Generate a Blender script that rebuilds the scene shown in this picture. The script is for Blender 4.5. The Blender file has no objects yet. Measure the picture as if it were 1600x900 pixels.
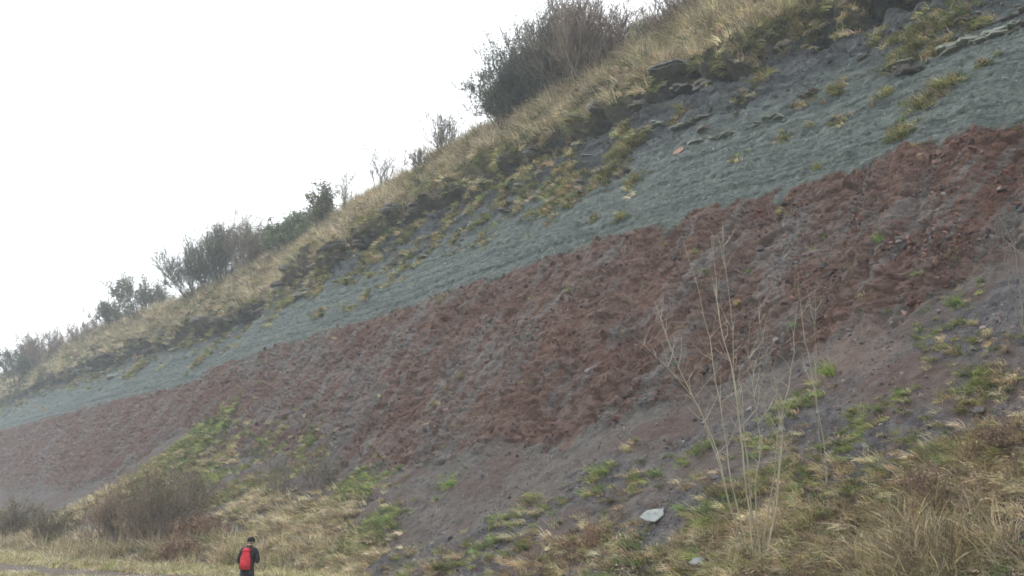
import bpy, bmesh, math, random
import numpy as np
from mathutils import Vector, Matrix

# ------------------------------------------------------------------ camera, sky, sun, exposure
scn = bpy.context.scene
COL = scn.collection
F, YH, CZ = 1450.0, 800.0, 2.5            # focal length in photo pixels, horizon row, eye height
PITCH = math.atan((YH - 450) / F)
cam_d = bpy.data.cameras.new('camera'); cam = bpy.data.objects.new('camera', cam_d); COL.objects.link(cam)
cam.location = (0, 0, CZ); cam.rotation_euler = (math.pi / 2 + PITCH, 0, 0)
cam_d.sensor_width = 36; cam_d.lens = 36 * F / 1600; cam_d.clip_end = 4000; cam_d.clip_start = 0.1
scn.camera = cam

SUN_EL, SUN_AZ = math.radians(42), math.radians(-42)      # azimuth from +Y, negative = to the left
wd = bpy.data.worlds.new('World'); scn.world = wd; wd.use_nodes = True
nt = wd.node_tree; nt.nodes.clear()
sky = nt.nodes.new('ShaderNodeTexSky'); sky.sky_type = 'NISHITA'; sky.sun_disc = False
sky.sun_elevation = SUN_EL; sky.sun_rotation = SUN_AZ; sky.dust_density = 4; sky.air_density = 1.0
hs = nt.nodes.new('ShaderNodeHueSaturation'); hs.inputs['Saturation'].default_value = 0.3
mx = nt.nodes.new('ShaderNodeMix'); mx.data_type = 'RGBA'; mx.inputs[0].default_value = 0.82
mx.inputs[7].default_value = (12.6, 13.0, 13.5, 1)          # the even white cloud cover
bg = nt.nodes.new('ShaderNodeBackground'); bg.inputs[1].default_value = 0.12
wo = nt.nodes.new('ShaderNodeOutputWorld')
nt.links.new(sky.outputs[0], hs.inputs['Color']); nt.links.new(hs.outputs[0], mx.inputs[6])
nt.links.new(mx.outputs[2], bg.inputs[0]); nt.links.new(bg.outputs[0], wo.inputs[0])
sd = bpy.data.lights.new('sun', 'SUN'); sd.energy = 1.5; sd.angle = math.radians(11); sd.color = (1, .97, .92)
sun = bpy.data.objects.new('sun', sd); COL.objects.link(sun)
sdir = Vector((math.sin(SUN_AZ) * math.cos(SUN_EL), math.cos(SUN_AZ) * math.cos(SUN_EL), math.sin(SUN_EL)))
sun.rotation_euler = sdir.to_track_quat('Z', 'Y').to_euler(); sun.location = sdir * 80
vs = scn.view_settings
vs.view_transform = 'Standard'; vs.look = 'None'; vs.gamma = 1; vs.exposure = 0.38; vs.use_curve_mapping = False
scn.cycles.volume_bounces = 1
scn.cycles.filter_width = 1.7
scn.cycles.max_bounces = 5; scn.cycles.diffuse_bounces = 3
scn.cycles.use_adaptive_sampling = True; scn.cycles.adaptive_threshold = .04

rng = np.random.default_rng(7)
random.seed(7)

# ------------------------------------------------------------------ helpers
def tag(o, label=None, cat=None, group=None, kind=None):
    if label: o['label'] = label
    if cat: o['category'] = cat
    if group: o['group'] = group
    if kind: o['kind'] = kind
    return o

def link(name, me, mat=None, parent=None):
    o = bpy.data.objects.new(name, me); COL.objects.link(o)
    if mat and me is not None and not me.materials: me.materials.append(mat)
    if parent: o.parent = parent
    return o

def empty(name, loc=(0, 0, 0)):
    o = bpy.data.objects.new(name, None); o.location = loc; COL.objects.link(o); return o

def mesh_np(name, verts, faces, smooth=False):
    """faces: (n,3) or (n,4) int array"""
    me = bpy.data.meshes.new(name)
    verts = np.asarray(verts, np.float32); faces = np.asarray(faces, np.int32)
    k = faces.shape[1]
    me.vertices.add(len(verts)); me.vertices.foreach_set('co', verts.ravel())
    me.loops.add(faces.size); me.loops.foreach_set('vertex_index', faces.ravel())
    me.polygons.add(len(faces)); me.polygons.foreach_set('loop_start', np.arange(0, faces.size, k, dtype=np.int32))
    me.polygons.foreach_set('loop_total', np.full(len(faces), k, np.int32))
    if smooth: me.polygons.foreach_set('use_smooth', np.ones(len(faces), bool))
    me.update(calc_edges=True)
    return me

def attr(me, name, data, typ='FLOAT', dom='POINT'):
    a = me.attributes.new(name, typ, dom)
    data = np.asarray(data)
    if typ == 'FLOAT': a.data.foreach_set('value', data.astype(np.float32).ravel())
    elif typ == 'INT': a.data.foreach_set('value', data.astype(np.int32).ravel())
    elif typ == 'FLOAT_VECTOR': a.data.foreach_set('vector', data.astype(np.float32).ravel())
    elif typ == 'FLOAT_COLOR':
        if data.shape[1] == 3: data = np.c_[data, np.ones(len(data))]
        a.data.foreach_set('color', data.astype(np.float32).ravel())

_perm = np.random.default_rng(3).permutation(256).astype(np.int32); _perm = np.r_[_perm, _perm]
_g = np.random.default_rng(4).normal(size=(256, 3)).astype(np.float32); _g /= np.linalg.norm(_g, axis=1)[:, None]
_g2 = np.stack([np.cos(np.arange(256) * .0245437), np.sin(np.arange(256) * .0245437)]).astype(np.float32)
def noise2(x, y, z):
    """gradient noise in the plane; z only picks the pattern"""
    x, y = np.broadcast_arrays(np.asarray(x, np.float32), np.asarray(y, np.float32))
    o = int(_perm[int(z * 7.0) & 255]); xi, yi = np.floor(x), np.floor(y); fx, fy = x - xi, y - yi
    xi, yi = xi.astype(np.int32), yi.astype(np.int32)
    u, v = fx * fx * fx * (fx * (fx * 6 - 15) + 10), fy * fy * fy * (fy * (fy * 6 - 15) + 10)
    pa_, pb_ = _perm.take((xi + o) & 255), _perm.take((xi + 1 + o) & 255); y0, y1 = yi & 255, (yi + 1) & 255
    def corner(p, yy, dx, dy):
        h = _perm.take(p + yy); return _g2[0].take(h) * (fx - dx) + _g2[1].take(h) * (fy - dy)
    a = corner(pa_, y0, 0, 0); a += u * (corner(pb_, y0, 1, 0) - a)
    b = corner(pa_, y1, 0, 1); b += u * (corner(pb_, y1, 1, 1) - b)
    return (a + v * (b - a)) * np.float32(1.45)
def noise(x, y, z):
    if np.ndim(z) == 0: return noise2(x, y, z)
    x, y, z = [np.asarray(a, np.float32) for a in np.broadcast_arrays(x, y, z)]
    xi, yi, zi = np.floor(x), np.floor(y), np.floor(z)
    fx, fy, fz = x - xi, y - yi, z - zi
    xi, yi, zi = xi.astype(np.int32) & 255, yi.astype(np.int32) & 255, zi.astype(np.int32) & 255
    u, v, w = [f * f * f * (f * (f * 6 - 15) + 10) for f in (fx, fy, fz)]
    r = 0
    for dx in (0, 1):
        px = _perm[(xi + dx) & 255]; wx = u if dx else 1 - u
        for dy in (0, 1):
            py = _perm[px + ((yi + dy) & 255)]; wy = wx * (v if dy else 1 - v)
            for dz in (0, 1):
                h = _perm[py + ((zi + dz) & 255)]; g = _g[h]
                r = r + wy * (w if dz else 1 - w) * (g[..., 0] * (fx - dx) + g[..., 1] * (fy - dy) + g[..., 2] * (fz - dz))
    return r * 1.6
def fbm(x, y, z, o=3):
    r, a = 0, 1.0
    for i in range(o):
        r = r + a * noise(x * 2 ** i + i * 17.3, y * 2 ** i - i * 9.1, z * 2 ** i + 3.7 * i); a *= .5
    return r
def cells(x, y, seed=0):
    """2-D Worley: F1, F2 and the id (0..1) of the nearest cell"""
    xi, yi = np.floor(x).astype(np.int32), np.floor(y).astype(np.int32)
    f1 = np.full(x.shape, 9., np.float32); f2 = f1.copy(); idn = np.zeros(x.shape, np.float32); tilt = idn.copy()
    tab = np.random.default_rng(seed + 50).random((256, 3)).astype(np.float32)
    for dx in (-1, 0, 1):
        for dy in (-1, 0, 1):
            h = _perm[_perm[(xi + dx) & 255] + ((yi + dy) & 255)]; t = tab[h]
            dd = np.hypot(xi + dx + t[..., 0] - x, yi + dy + t[..., 1] - y).astype(np.float32)
            m = dd < f1
            f2 = np.where(m, f1, np.minimum(f2, dd)); f1 = np.where(m, dd, f1); idn = np.where(m, t[..., 2], idn)
            tilt = np.where(m, (x - xi - dx - t[..., 0]) * np.cos(t[..., 2] * 40) + (y - yi - dy - t[..., 1]) * np.sin(t[..., 2] * 40), tilt)
    return f1, f2, idn, tilt
def sstep(a, b, x):
    t = np.clip((x - a) / (b - a), 0, 1); return t * t * (3 - 2 * t)

# ------------------------------------------------------------------ materials
class NT:
    def __init__(s, name):
        s.m = bpy.data.materials.new(name); s.m.use_nodes = True; s.t = s.m.node_tree; s.t.nodes.clear()
        s.out = s.n('ShaderNodeOutputMaterial')
    def n(s, typ, **kw):
        nd = s.t.nodes.new(typ)
        for k, v in kw.items(): setattr(nd, k, v)
        return nd
    def l(s, a, b): s.t.links.new(a, b)
    def put(s, sock, v):
        if isinstance(v, bpy.types.NodeSocket): s.l(v, sock)
        else:
            if isinstance(v, tuple) and len(v) == 3 and sock.type == 'RGBA': v = (*v, 1)
            sock.default_value = v
    def attr(s, name, kind='GEOMETRY'):
        a = s.n('ShaderNodeAttribute'); a.attribute_name = name; a.attribute_type = kind; return a
    def noise(s, vec, scale, detail=4, rough=.6, dist=0):
        nd = s.n('ShaderNodeTexNoise'); s.put(nd.inputs['Vector'], vec) if vec is not None else None
        nd.inputs['Scale'].default_value = scale; nd.inputs['Detail'].default_value = detail
        nd.inputs['Roughness'].default_value = rough; nd.inputs['Distortion'].default_value = dist
        return nd.outputs['Fac']
    def math(s, op, a, b=0.5, c=None, clamp=False):
        nd = s.n('ShaderNodeMath', operation=op, use_clamp=clamp); s.put(nd.inputs[0], a); s.put(nd.inputs[1], b)
        if c is not None: s.put(nd.inputs[2], c)
        return nd.outputs[0]
    def ramp(s, v, a, b):
        nd = s.n('ShaderNodeMapRange', interpolation_type='SMOOTHSTEP'); s.put(nd.inputs[0], v)
        nd.inputs[1].default_value = a; nd.inputs[2].default_value = b; return nd.outputs[0]
    def mix(s, f, a, b, typ='MIX'):
        nd = s.n('ShaderNodeMix', data_type='RGBA', blend_type=typ); s.put(nd.inputs[0], f); s.put(nd.inputs[6], a); s.put(nd.inputs[7], b)
        return nd.outputs[2]
    def vscale(s, v, sc):
        nd = s.n('ShaderNodeVectorMath', operation='MULTIPLY'); s.put(nd.inputs[0], v); nd.inputs[1].default_value = sc; return nd.outputs[0]
    def bsdf(s, col, rough=.9, bump=None, bstr=.5, bdist=.05, spec=.2):
        b = s.n('ShaderNodeBsdfPrincipled'); s.put(b.inputs['Base Color'], col); s.put(b.inputs['Roughness'], rough)
        b.inputs['Specular IOR Level'].default_value = spec
        if bump is not None:
            bp = s.n('ShaderNodeBump'); bp.inputs['Strength'].default_value = bstr; bp.inputs['Distance'].default_value = bdist
            s.l(bump, bp.inputs['Height']); s.l(bp.outputs[0], b.inputs['Normal'])
        s.l(b.outputs[0], s.out.inputs['Surface']); return b

def mat_cliff():
    m = NT('layered_cliff')
    pos = m.n('ShaderNodeNewGeometry').outputs['Position']
    st = m.attr('st').outputs['Vector']
    A = lambda k: m.attr(k).outputs['Fac']
    n_k = m.noise(pos, 3.6, 5, .7, .4)
    n_f = m.noise(pos, 9, 5, .65); n_m = m.noise(pos, 1.6, 5, .62); n_l = m.noise(pos, .22, 4, .55); n_g = m.noise(pos, 26, 3, .6)
    streak = m.noise(m.vscale(st, (1.1, .16, 1)), 1.0, 6, .68, .6)
    streak2 = m.noise(m.vscale(st, (4.5, .55, 1)), 1.0, 4, .65)
    bed = m.noise(m.vscale(pos, (.10, .10, 4.2)), 1.0, 4, .65)
    # red marl
    red = m.mix(m.ramp(n_m, .36, .64), (.124, .069, .053), (.180, .121, .100))
    red = m.mix(m.math('MULTIPLY', m.ramp(n_l, .48, .66), .6), red, (.142, .070, .050))
    red = m.mix(m.math('MULTIPLY', m.ramp(n_f, .50, .70), .65), red, (.066, .046, .042))
    wash = m.math('ADD', A('w_wash'), m.math('MULTIPLY', m.math('SUBTRACT', n_f, .5), 1.8), clamp=True)
    red = m.mix(wash, red, m.mix(m.ramp(streak2, .35, .65), (.145, .133, .127), (.200, .186, .176)))
    # green grey marl
    grn = m.mix(m.ramp(n_m, .35, .65), (.110, .136, .124), (.162, .190, .172))
    grn = m.mix(m.math('MULTIPLY', m.ramp(bed, .5, .58), .85), grn, (.080, .096, .095))
    grn = m.mix(m.math('MULTIPLY', m.ramp(n_f, .52, .72), .7), grn, (.085, .095, .094))
    grn = m.mix(m.math('MULTIPLY', m.ramp(streak2, .52, .70), .5), grn, (.150, .146, .140))
    grn = m.mix(m.math('MULTIPLY', m.ramp(m.noise(pos, 5, 3), .6, .72), .5), grn, (.29, .31, .29))
    # dark shale
    sh = m.mix(m.ramp(n_m, .38, .62), (.078, .087, .094), (.128, .138, .142))
    sh = m.mix(m.math('MULTIPLY', m.ramp(bed, .48, .62), .6), sh, (.045, .047, .052))
    sh = m.mix(m.math('MULTIPLY', m.ramp(m.noise(pos, 3.1, 3), .60, .72), .5), sh, (.145, .118, .088))
    # soil between the grass
    tf = m.mix(m.ramp(n_m, .35, .65), (.070, .064, .044), (.150, .130, .085))
    # talus
    ta = m.mix(m.ramp(n_m, .36, .64), (.094, .082, .074), (.140, .124, .113))
    ta = m.mix(m.math('MULTIPLY', m.ramp(n_l, .40, .58), .85), ta, (.104, .070, .060))
    ta = m.mix(m.math('MULTIPLY', m.ramp(streak, .48, .7), .6), ta, (.150, .141, .134))
    ta = m.mix(m.math('MULTIPLY', m.ramp(n_f, .50, .70), .65), ta, (.062, .058, .060))
    dk = m.mix(m.ramp(n_m, .4, .62), (.066, .062, .068), (.125, .118, .116))
    ta = m.mix(A('w_dark'), ta, dk)
    sand = m.mix(n_f, (.145, .105, .088), (.195, .148, .126))
    c = m.mix(A('w_red'), grn, red)
    c = m.mix(A('w_shale'), c, sh)
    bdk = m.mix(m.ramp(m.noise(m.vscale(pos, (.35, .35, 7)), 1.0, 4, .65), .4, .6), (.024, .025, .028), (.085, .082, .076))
    c = m.mix(m.math('MULTIPLY', A('w_bed_shade'), .85), c, bdk)  # dark bed rock and the painted hollow shade together
    c = m.mix(A('w_talus'), c, ta)
    c = m.mix(A('w_sand'), c, sand)
    c = m.mix(A('w_turf'), c, tf)
    c = m.mix(m.math('MULTIPLY', m.ramp(n_g, .4, .75), .35), c, m.mix(.55, c, (.03, .028, .028)))
    c = m.mix(m.math('MULTIPLY', m.ramp(n_k, .52, .66), .5), c, m.mix(.72, c, (.022, .020, .020)))
    c = m.mix(m.math('MULTIPLY', m.ramp(n_k, .44, .32), .35), c, m.mix(.25, c, (.42, .40, .38)))
    h = m.math('ADD', m.math('MULTIPLY', n_f, .5), m.math('MULTIPLY', n_k, -1.0)); h = m.math('ADD', h, m.math('MULTIPLY', n_g, .25))
    m.bsdf(c, .95, h, 1.0, .16, .12)
    return m.m

def mat_tint(name, kind='INSTANCER', attrname='tint', trans=.2, rough=.8, vary=1.3):
    m = NT(name)
    t = m.attr(attrname, kind).outputs['Color']
    bv = m.attr('bv').outputs['Fac']
    c = m.mix(1.0, t, m.math('MULTIPLY_ADD', bv, vary, 1 - vary * .5), 'MULTIPLY')
    b = m.bsdf(c, rough, spec=.15)
    if trans:
        tr = m.n('ShaderNodeBsdfTranslucent'); m.l(c, tr.inputs[0])
        mxs = m.n('ShaderNodeMixShader'); mxs.inputs[0].default_value = trans
        m.l(b.outputs[0], mxs.inputs[1]); m.l(tr.outputs[0], mxs.inputs[2]); m.l(mxs.outputs[0], m.out.inputs['Surface'])
    return m.m

def mat_plain(name, c1, c2, scale=6, rough=.85, bump=.3, bdist=.02, spec=.2):
    m = NT(name)
    pos = m.n('ShaderNodeTexCoord').outputs['Object']
    f = m.noise(pos, scale, 5, .65); g = m.noise(pos, scale * 5, 3, .6)
    c = m.mix(m.ramp(f, .3, .7), c1, c2)
    c = m.mix(m.math('MULTIPLY', m.ramp(g, .5, .8), .4), c, tuple(x * .45 for x in c1))
    m.bsdf(c, rough, g, bump, bdist, spec)
    return m.m

def mat_bark(name, c1, c2):
    """twig bark: colour drifts through the crown and per twig (bv)"""
    m = NT(name)
    pos = m.n('ShaderNodeTexCoord').outputs['Object']
    c = m.mix(m.ramp(m.noise(pos, .9, 3), .35, .65), c1, c2)
    c = m.mix(1.0, c, m.math('MULTIPLY_ADD', m.attr('bv').outputs['Fac'], .8, .6), 'MULTIPLY')
    m.bsdf(c, .85, spec=.15)
    return m.m

M_CLIFF = mat_cliff()
M_GRASS = mat_tint('grass_blades')
M_STONE = mat_tint('marl_fragments', trans=0, vary=.5)
M_PALE = mat_plain('pale_green_siltstone', (.20, .22, .19), (.30, .315, .275), 2.2)
M_DARK = mat_plain('dark_bedded_limestone', (.115, .113, .106), (.235, .222, .195), 1.6)
M_RUST = mat_plain('rusty_stone', (.27, .135, .075), (.36, .28, .22), 7)
M_SLAB = mat_plain('grey_slab', (.25, .275, .27), (.33, .35, .34), 4)

# ------------------------------------------------------------------ the cliff as a surface
DIR = np.array([-0.62470422, 0.78086147]); NRM = np.array([-0.78086147, -0.62470422]); ORG = np.array([0.101, 50.0])
HB, HG, HS = 15.5, 20.6, 26.0         # top of the red, of the grey green, of the dark beds
def sq_of(x, y): return (x - ORG[0]) * DIR[0] + (y - ORG[1]) * DIR[1], (x - ORG[0]) * NRM[0] + (y - ORG[1]) * NRM[1]
def world(s, q): return ORG[0] + s * DIR[0] + q * NRM[0], ORG[1] + s * DIR[1] + q * NRM[1]
def table(tab, s):
    tab = sorted(tab); xs = np.array([a for a, b in tab]); ys = np.array([b for a, b in tab])
    r = 0
    for k, dx in ((1, -1.5), (2, 0), (1, 1.5)): r = r + k * np.interp(s + dx, xs, ys)
    return r / 4
T_QB = [(-60, -.4), (-27, -.6), (-25, .2), (-22.7, .1), (-19.6, -.2), (-13.7, .2), (-10.4, .8), (-5.7, .5), (3.2, .4), (14, -.2), (23, 0), (41, .2), (45.5, -.3), (48.5, -2.7), (58, -2.2), (84, -.6), (132, 1.2), (260, 1)]
T_ZT = [(-60, 10.8), (-28, 10.4), (-27, 10), (-25.7, 9.2), (-24.7, 8.4), (-22, 8.1), (-19.5, 6.9), (-16.7, 6.6), (-14.4, 6), (-12, 5.5), (-10.5, 4.8), (-6.3, 5.2), (-3, 4.5), (5, 4.5), (8.6, 4.9), (17, 5.7), (26, 6.2), (32.7, 9.5), (40, 8.8), (45.7, 7.4), (58, 6), (66, 4.8), (100, 5.2), (260, 5)]
T_TOE = [(-60, 17), (-40, 16.5), (-25, 15.8), (-12, 14.3), (-5, 12.8), (3, 14.6), (12, 17.2), (30, 18), (45, 15), (70, 12.5), (100, 12), (260, 12)]
T_ZC = [(-60, 34.6), (-24, 34.4), (-13, 35), (-3, 35.5), (2, 35.6), (10, 34.8), (14, 34.1), (25, 33.1), (34, 32), (45, 32), (57, 32.8), (63, 33), (70, 31.5), (84, 31.2), (96, 31.3), (136, 33.3), (181, 34), (260, 33)]

S = [-44.0]
while S[-1] < 235: S.append(S[-1] + .0027 * math.hypot(S[-1] + 39, 24))
S = np.array(S); NS = len(S)
ROWS = [(14, .0), (170, 1), (185, 2), (95, 3), (105, 4), (105, 5), (40, 6), (22, 7)]
qb = table(T_QB, S); zt = table(T_ZT, S); zc = table(T_ZC, S); toe = table(T_TOE, S)
qt = qb + (HB - zt) / math.tan(math.radians(60))
qg = qb - (HG - HB) / math.tan(math.radians(50)); qs = qg - (HS - HG) / math.tan(math.radians(59))
zk = zc - 2.0; qk = qs - (zk - HS) / math.tan(math.radians(56)); qc = qk - 1.9
one = np.ones(NS)
ctrl = [(toe + 2.2, -.6 * one), (toe, .02 * one), (qt, zt), (qb, HB * one), (qg, HG * one), (qs, HS * one), (qk, zk), (qc, zc), (qc - 34, zc + 3.5)]
Q, Z, V = [], [], []
for k, (nr, _) in enumerate(ROWS):
    (q0, z0), (q1, z1) = ctrl[k], ctrl[k + 1]
    for i in range(nr):
        a = i / nr
        if k == 1: zz = z0 + (z1 - z0) * (a * .82 + .18 * a * a)
        elif k == 7: a = a ** 2.2; zz = z0 + (z1 - z0) * a
        else: zz = z0 + (z1 - z0) * a
        Q.append(q0 + (q1 - q0) * a); Z.append(zz); V.append(k + a)
Q = np.array(Q); Z = np.array(Z); V = np.array(V)[:, None] * one; NR = len(Q)
def smooth_rows(a, n):
    p = np.pad(a, ((n, n), (0, 0)), mode='edge'); c = np.cumsum(np.vstack([np.zeros((1, a.shape[1])), p]), 0)
    return (c[2 * n + 1:] - c[:-2 * n - 1]) / (2 * n + 1)
Z0 = Z.copy()
Q = smooth_rows(smooth_rows(Q, 4), 3); Z = smooth_rows(smooth_rows(Z, 4), 3)
SS = np.broadcast_to(S[None, :], Q.shape).astype(np.float32)
X, Y = world(SS, Q)
def normals(X, Y, Z):
    P = np.stack([X, Y, Z], -1); du = np.gradient(P, axis=1); dv = np.gradient(P, axis=0)
    n = np.cross(dv, du); n /= np.linalg.norm(n, axis=-1)[..., None] + 1e-9
    return n
N = normals(X, Y, Z)
if N[200, 100] @ np.array([NRM[0], NRM[1], .5]) < 0: N = -N
T = np.float32(1) * np.concatenate([np.zeros((1, NS)), np.cumsum(np.hypot(np.diff(Q, axis=0), np.diff(Z, axis=0)), 0)], 0)   # length up the slope
T = T.astype(np.float32)

wob = fbm(SS * .5, T * .5, 0, 3)
m_ta = sstep(2.05 + .0, 1.95, V + .10 * wob + .05 * noise(SS * 2, T * 2, 5))
zs = Z0 + .26 * wob + .20 * noise(SS * 1.7, T * 1.7, 9) + .12 * noise(SS * 4.5, T * 4.5, 19)
zs_r = zs + 1.3 * np.clip(noise((SS + .4 * T) * .8, T * .12, 81) - .12, 0, 1) + .5 * np.clip(noise((SS + .4 * T) * 2.6, T * .3, 83) - .1, 0, 1)   # green debris washed over the red
m_red = sstep(HB + .18, HB - .14, zs_r) * (1 - m_ta)
m_sh = sstep(HG - .4, HG + 3.2, zs + 1.1 * noise(SS * .35, T * .35, 2)) 
turf_n = fbm(SS * .22, T * .3, 31, 3) * 1.9 + noise(SS * .9, T * .9, 7) * .7
turf_lo = np.interp(S, [-44, -22, -14, -4, 3, 15, 26, 35, 50, 90, 235], [25.8, 26.2, 26.6, 27.0, 26.4, 26.6, 25.8, 25.0, 23.6, 23.6, 24.5])
m_tf = sstep(-.5, .6, Z0 - turf_lo[None, :] + turf_n)
m_gr = (1 - m_red) * (1 - m_sh) * (1 - m_ta)

sh_ = SS + .4 * T
wash = .95 * sstep(-.20, .70, .7 * fbm(sh_ * .85, T * .17, 500, 4) + .45 * fbm(SS * .16, T * .22, 510, 2) + .45 * noise(sh_ * 3.5, T * .8, 7) - .25 * sstep(HB - 1.2, HB, Z0) + .16 * sstep(-8, 8, SS) - .18 * sstep(25, 60, SS))
# relief, pushed out along the slope's normal
gully = fbm(SS * .32, T * .05, 3, 2) * .55 + (np.abs(noise(SS * .75 + .25 * wob, T * .09, 12)) - .3) * .55
f1, f2, cid, ct = cells(SS * 1.15 + .15 * wob, T * 1.7 + .2 * noise(SS, T, 4), 1)
g1, g2, gid, gt = cells(SS * 3.0 + .1 * wob, T * 4.2 + .15 * noise(SS, T, 40), 2)
blocks = (cid - .5) * .30 + ct * .38 + (gid - .5) * .20 + gt * .22 - .22 * np.exp(-((f2 - f1) / .10) ** 2) - .13 * np.exp(-((g2 - g1) / .16) ** 2)
ben = np.floor(Z0 / .38 + .5 * noise(SS * .25, T * .1, 2)); benr = _perm[ben.astype(np.int32) & 255] / 255. - .5
fine = fbm(SS * 5, T * 5, 8, 3)
D_red = gully * .6 + blocks * (.38 + .28 * noise(SS * .4, T * .4, 44)) + benr * .13 + fine * .05 + .07 * fbm(SS * 1.1, T * 1.1, 77, 3)
D_grn = gully * .30 + fine * .045 + benr * .11 + gt * .08 + .09 * fbm(SS * .9, T * .9, 21, 3) + (gid - .5) * .10 - .05 * np.exp(-((g2 - g1) / .16) ** 2)
zz = (Z0 + .25 * noise(SS * .3, 0, 1)) / .9; saw = zz - np.floor(zz)
bk = sstep(-.15, .35, noise(SS * .33, np.floor(zz) * 5.3, 3))
D_sh = gully * .5 + (saw ** 2 - .35) * .62 * bk + fine * .06 + (cid - .5) * .28 + .15 * fbm(SS * .8, T * .8, 61, 3)
D_tf = .60 * fbm(SS * .33, T * .4, 90, 3) + .55 * (np.abs(noise(SS * .8, T * .9, 95)) - .25) + .3 * (np.abs(noise(SS * 1.9, T * 2.1, 96)) - .25) + fine * .04 + .35 * sstep(.2, .7, m_tf) * sstep(29, 26, Z0)
D_ta = .16 * fbm(SS * .45, T * .16, 120, 3) + .055 * fbm(SS * 2.2, T * 1.8, 130, 3) + .05 * np.abs(noise(SS * 2.6, T * .5, 17)) + fine * .018
D = m_gr * D_grn + m_red * D_red + (1 - m_red) * (1 - m_ta) * m_sh * D_sh + m_ta * D_ta
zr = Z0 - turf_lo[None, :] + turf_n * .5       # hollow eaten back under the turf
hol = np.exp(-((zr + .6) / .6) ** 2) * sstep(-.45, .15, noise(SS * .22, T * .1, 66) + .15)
D = D * (1 - m_tf) + (D_tf + .45) * m_tf - 1.7 * hol * (1 - m_tf)
fadeC = sstep(7.25, 7.0, V) * .85 + .15
D = D * fadeC * sstep(0, .8, V)
X = X + N[..., 0] * D; Y = Y + N[..., 1] * D; Z = Z + N[..., 2] * D
NV = NR * NS
PT = np.stack([X, Y, Z], -1).reshape(-1, 3)
NN = normals(X, Y, Z)
if NN[200, 100] @ np.array([NRM[0], NRM[1], .5]) < 0: NN = -NN
NN = NN.reshape(-1, 3)
ii = (np.arange(NR - 1)[:, None] * NS + np.arange(NS - 1)[None, :]).ravel()
cl_me = mesh_np('cliff', PT, np.stack([ii, ii + 1, ii + NS + 1, ii + NS], 1)[:, ::-1], False)
nse = lambda a, b, c: fbm(SS * a, T * a, b, 3) + c
w_dark = sstep(.0, .5, fbm(SS * .30, T * .30, 150, 3) + np.interp(S, [-44, -28, -20, -12, -4, 235], [.7, .55, .25, -.1, -.45, -.6])[None, :] + (1.45 - V) * .9) * m_ta
attr(cl_me, 'w_red', m_red); attr(cl_me, 'w_shale', m_sh * (1 - m_ta) * (1 - m_red)); attr(cl_me, 'w_turf', m_tf); attr(cl_me, 'w_talus', m_ta)
attr(cl_me, 'w_dark', w_dark)
attr(cl_me, 'w_wash', wash); attr(cl_me, 'w_bed_shade', np.clip(hol * 1.2 + .85 * sstep(-3.4, -.3, zr + .5 * noise(SS * .5, T * .5, 71)), 0, 1) * (1 - m_tf))  # dark shale beds, plus shade painted into the hollows under the turf
attr(cl_me, 'st', np.stack([SS + .4 * T, T, Z0], -1).reshape(-1, 3), 'FLOAT_VECTOR')

# pixel -> point on the slope, used only to find where a thing seen in the photo really stands
cp, sp = math.cos(PITCH), math.sin(PITCH)
yc = PT[:, 1] * cp + (PT[:, 2] - CZ) * sp; zcam = -PT[:, 1] * sp + (PT[:, 2] - CZ) * cp
yc = np.where(yc > 1, yc, 1e6)
PX = 800 + F * PT[:, 0] / yc; PY = 450 - F * zcam / yc
PTX = PT[:, 0].astype(np.float32).copy(); PXf = PX.astype(np.float32)
def at(px, py, rad=4):
    i = np.where(np.abs(PXf - np.float32(px)) < rad)[0]; i = i[np.abs(PY[i] - py) < rad]
    if len(i) == 0: return at(px, py, rad * 2) if rad < 60 else 0
    d = yc[i]; return int(i[np.argmin(np.where(d < d.min() + .8, np.hypot(PX[i] - px, PY[i] - py), 1e9))])
def pixray(px, py, depth):
    x = (px - 800) / F; y = -(py - 450) / F
    return np.array([x, cp - y * sp, sp + y * cp]) * depth + np.array([0, 0, CZ])
def ground_at(px, py, z=0.0):
    r = pixray(px, py, 1.0) - np.array([0, 0, CZ]); k = (z - CZ) / r[2]; return r * k + np.array([0, 0, CZ])
dist = np.linalg.norm(PT - np.array([0, 0, CZ]), axis=1)

# the sandy run-out below the red cliff
ws = np.zeros(NV)
for (px, py, r) in ((1330, 535, 1.0), (1360, 560, .9), (1300, 590, .7), (1206, 345, .35), (1208, 372, .35), (1212, 395, .35)):
    c = PT[at(px, py)]; ws = np.maximum(ws, np.exp(-(np.linalg.norm(PT - c, axis=1) / r) ** 2 * 1.2))
attr(cl_me, 'w_sand', np.clip(ws * 1.3 + .4 * noise(PT[:, 0], PT[:, 1], PT[:, 2]) * ws, 0, .6))
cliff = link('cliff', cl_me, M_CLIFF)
tag(cliff, 'layered red, grey green and dark cliff face with a grassy top', 'cliff', kind='structure')

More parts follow.
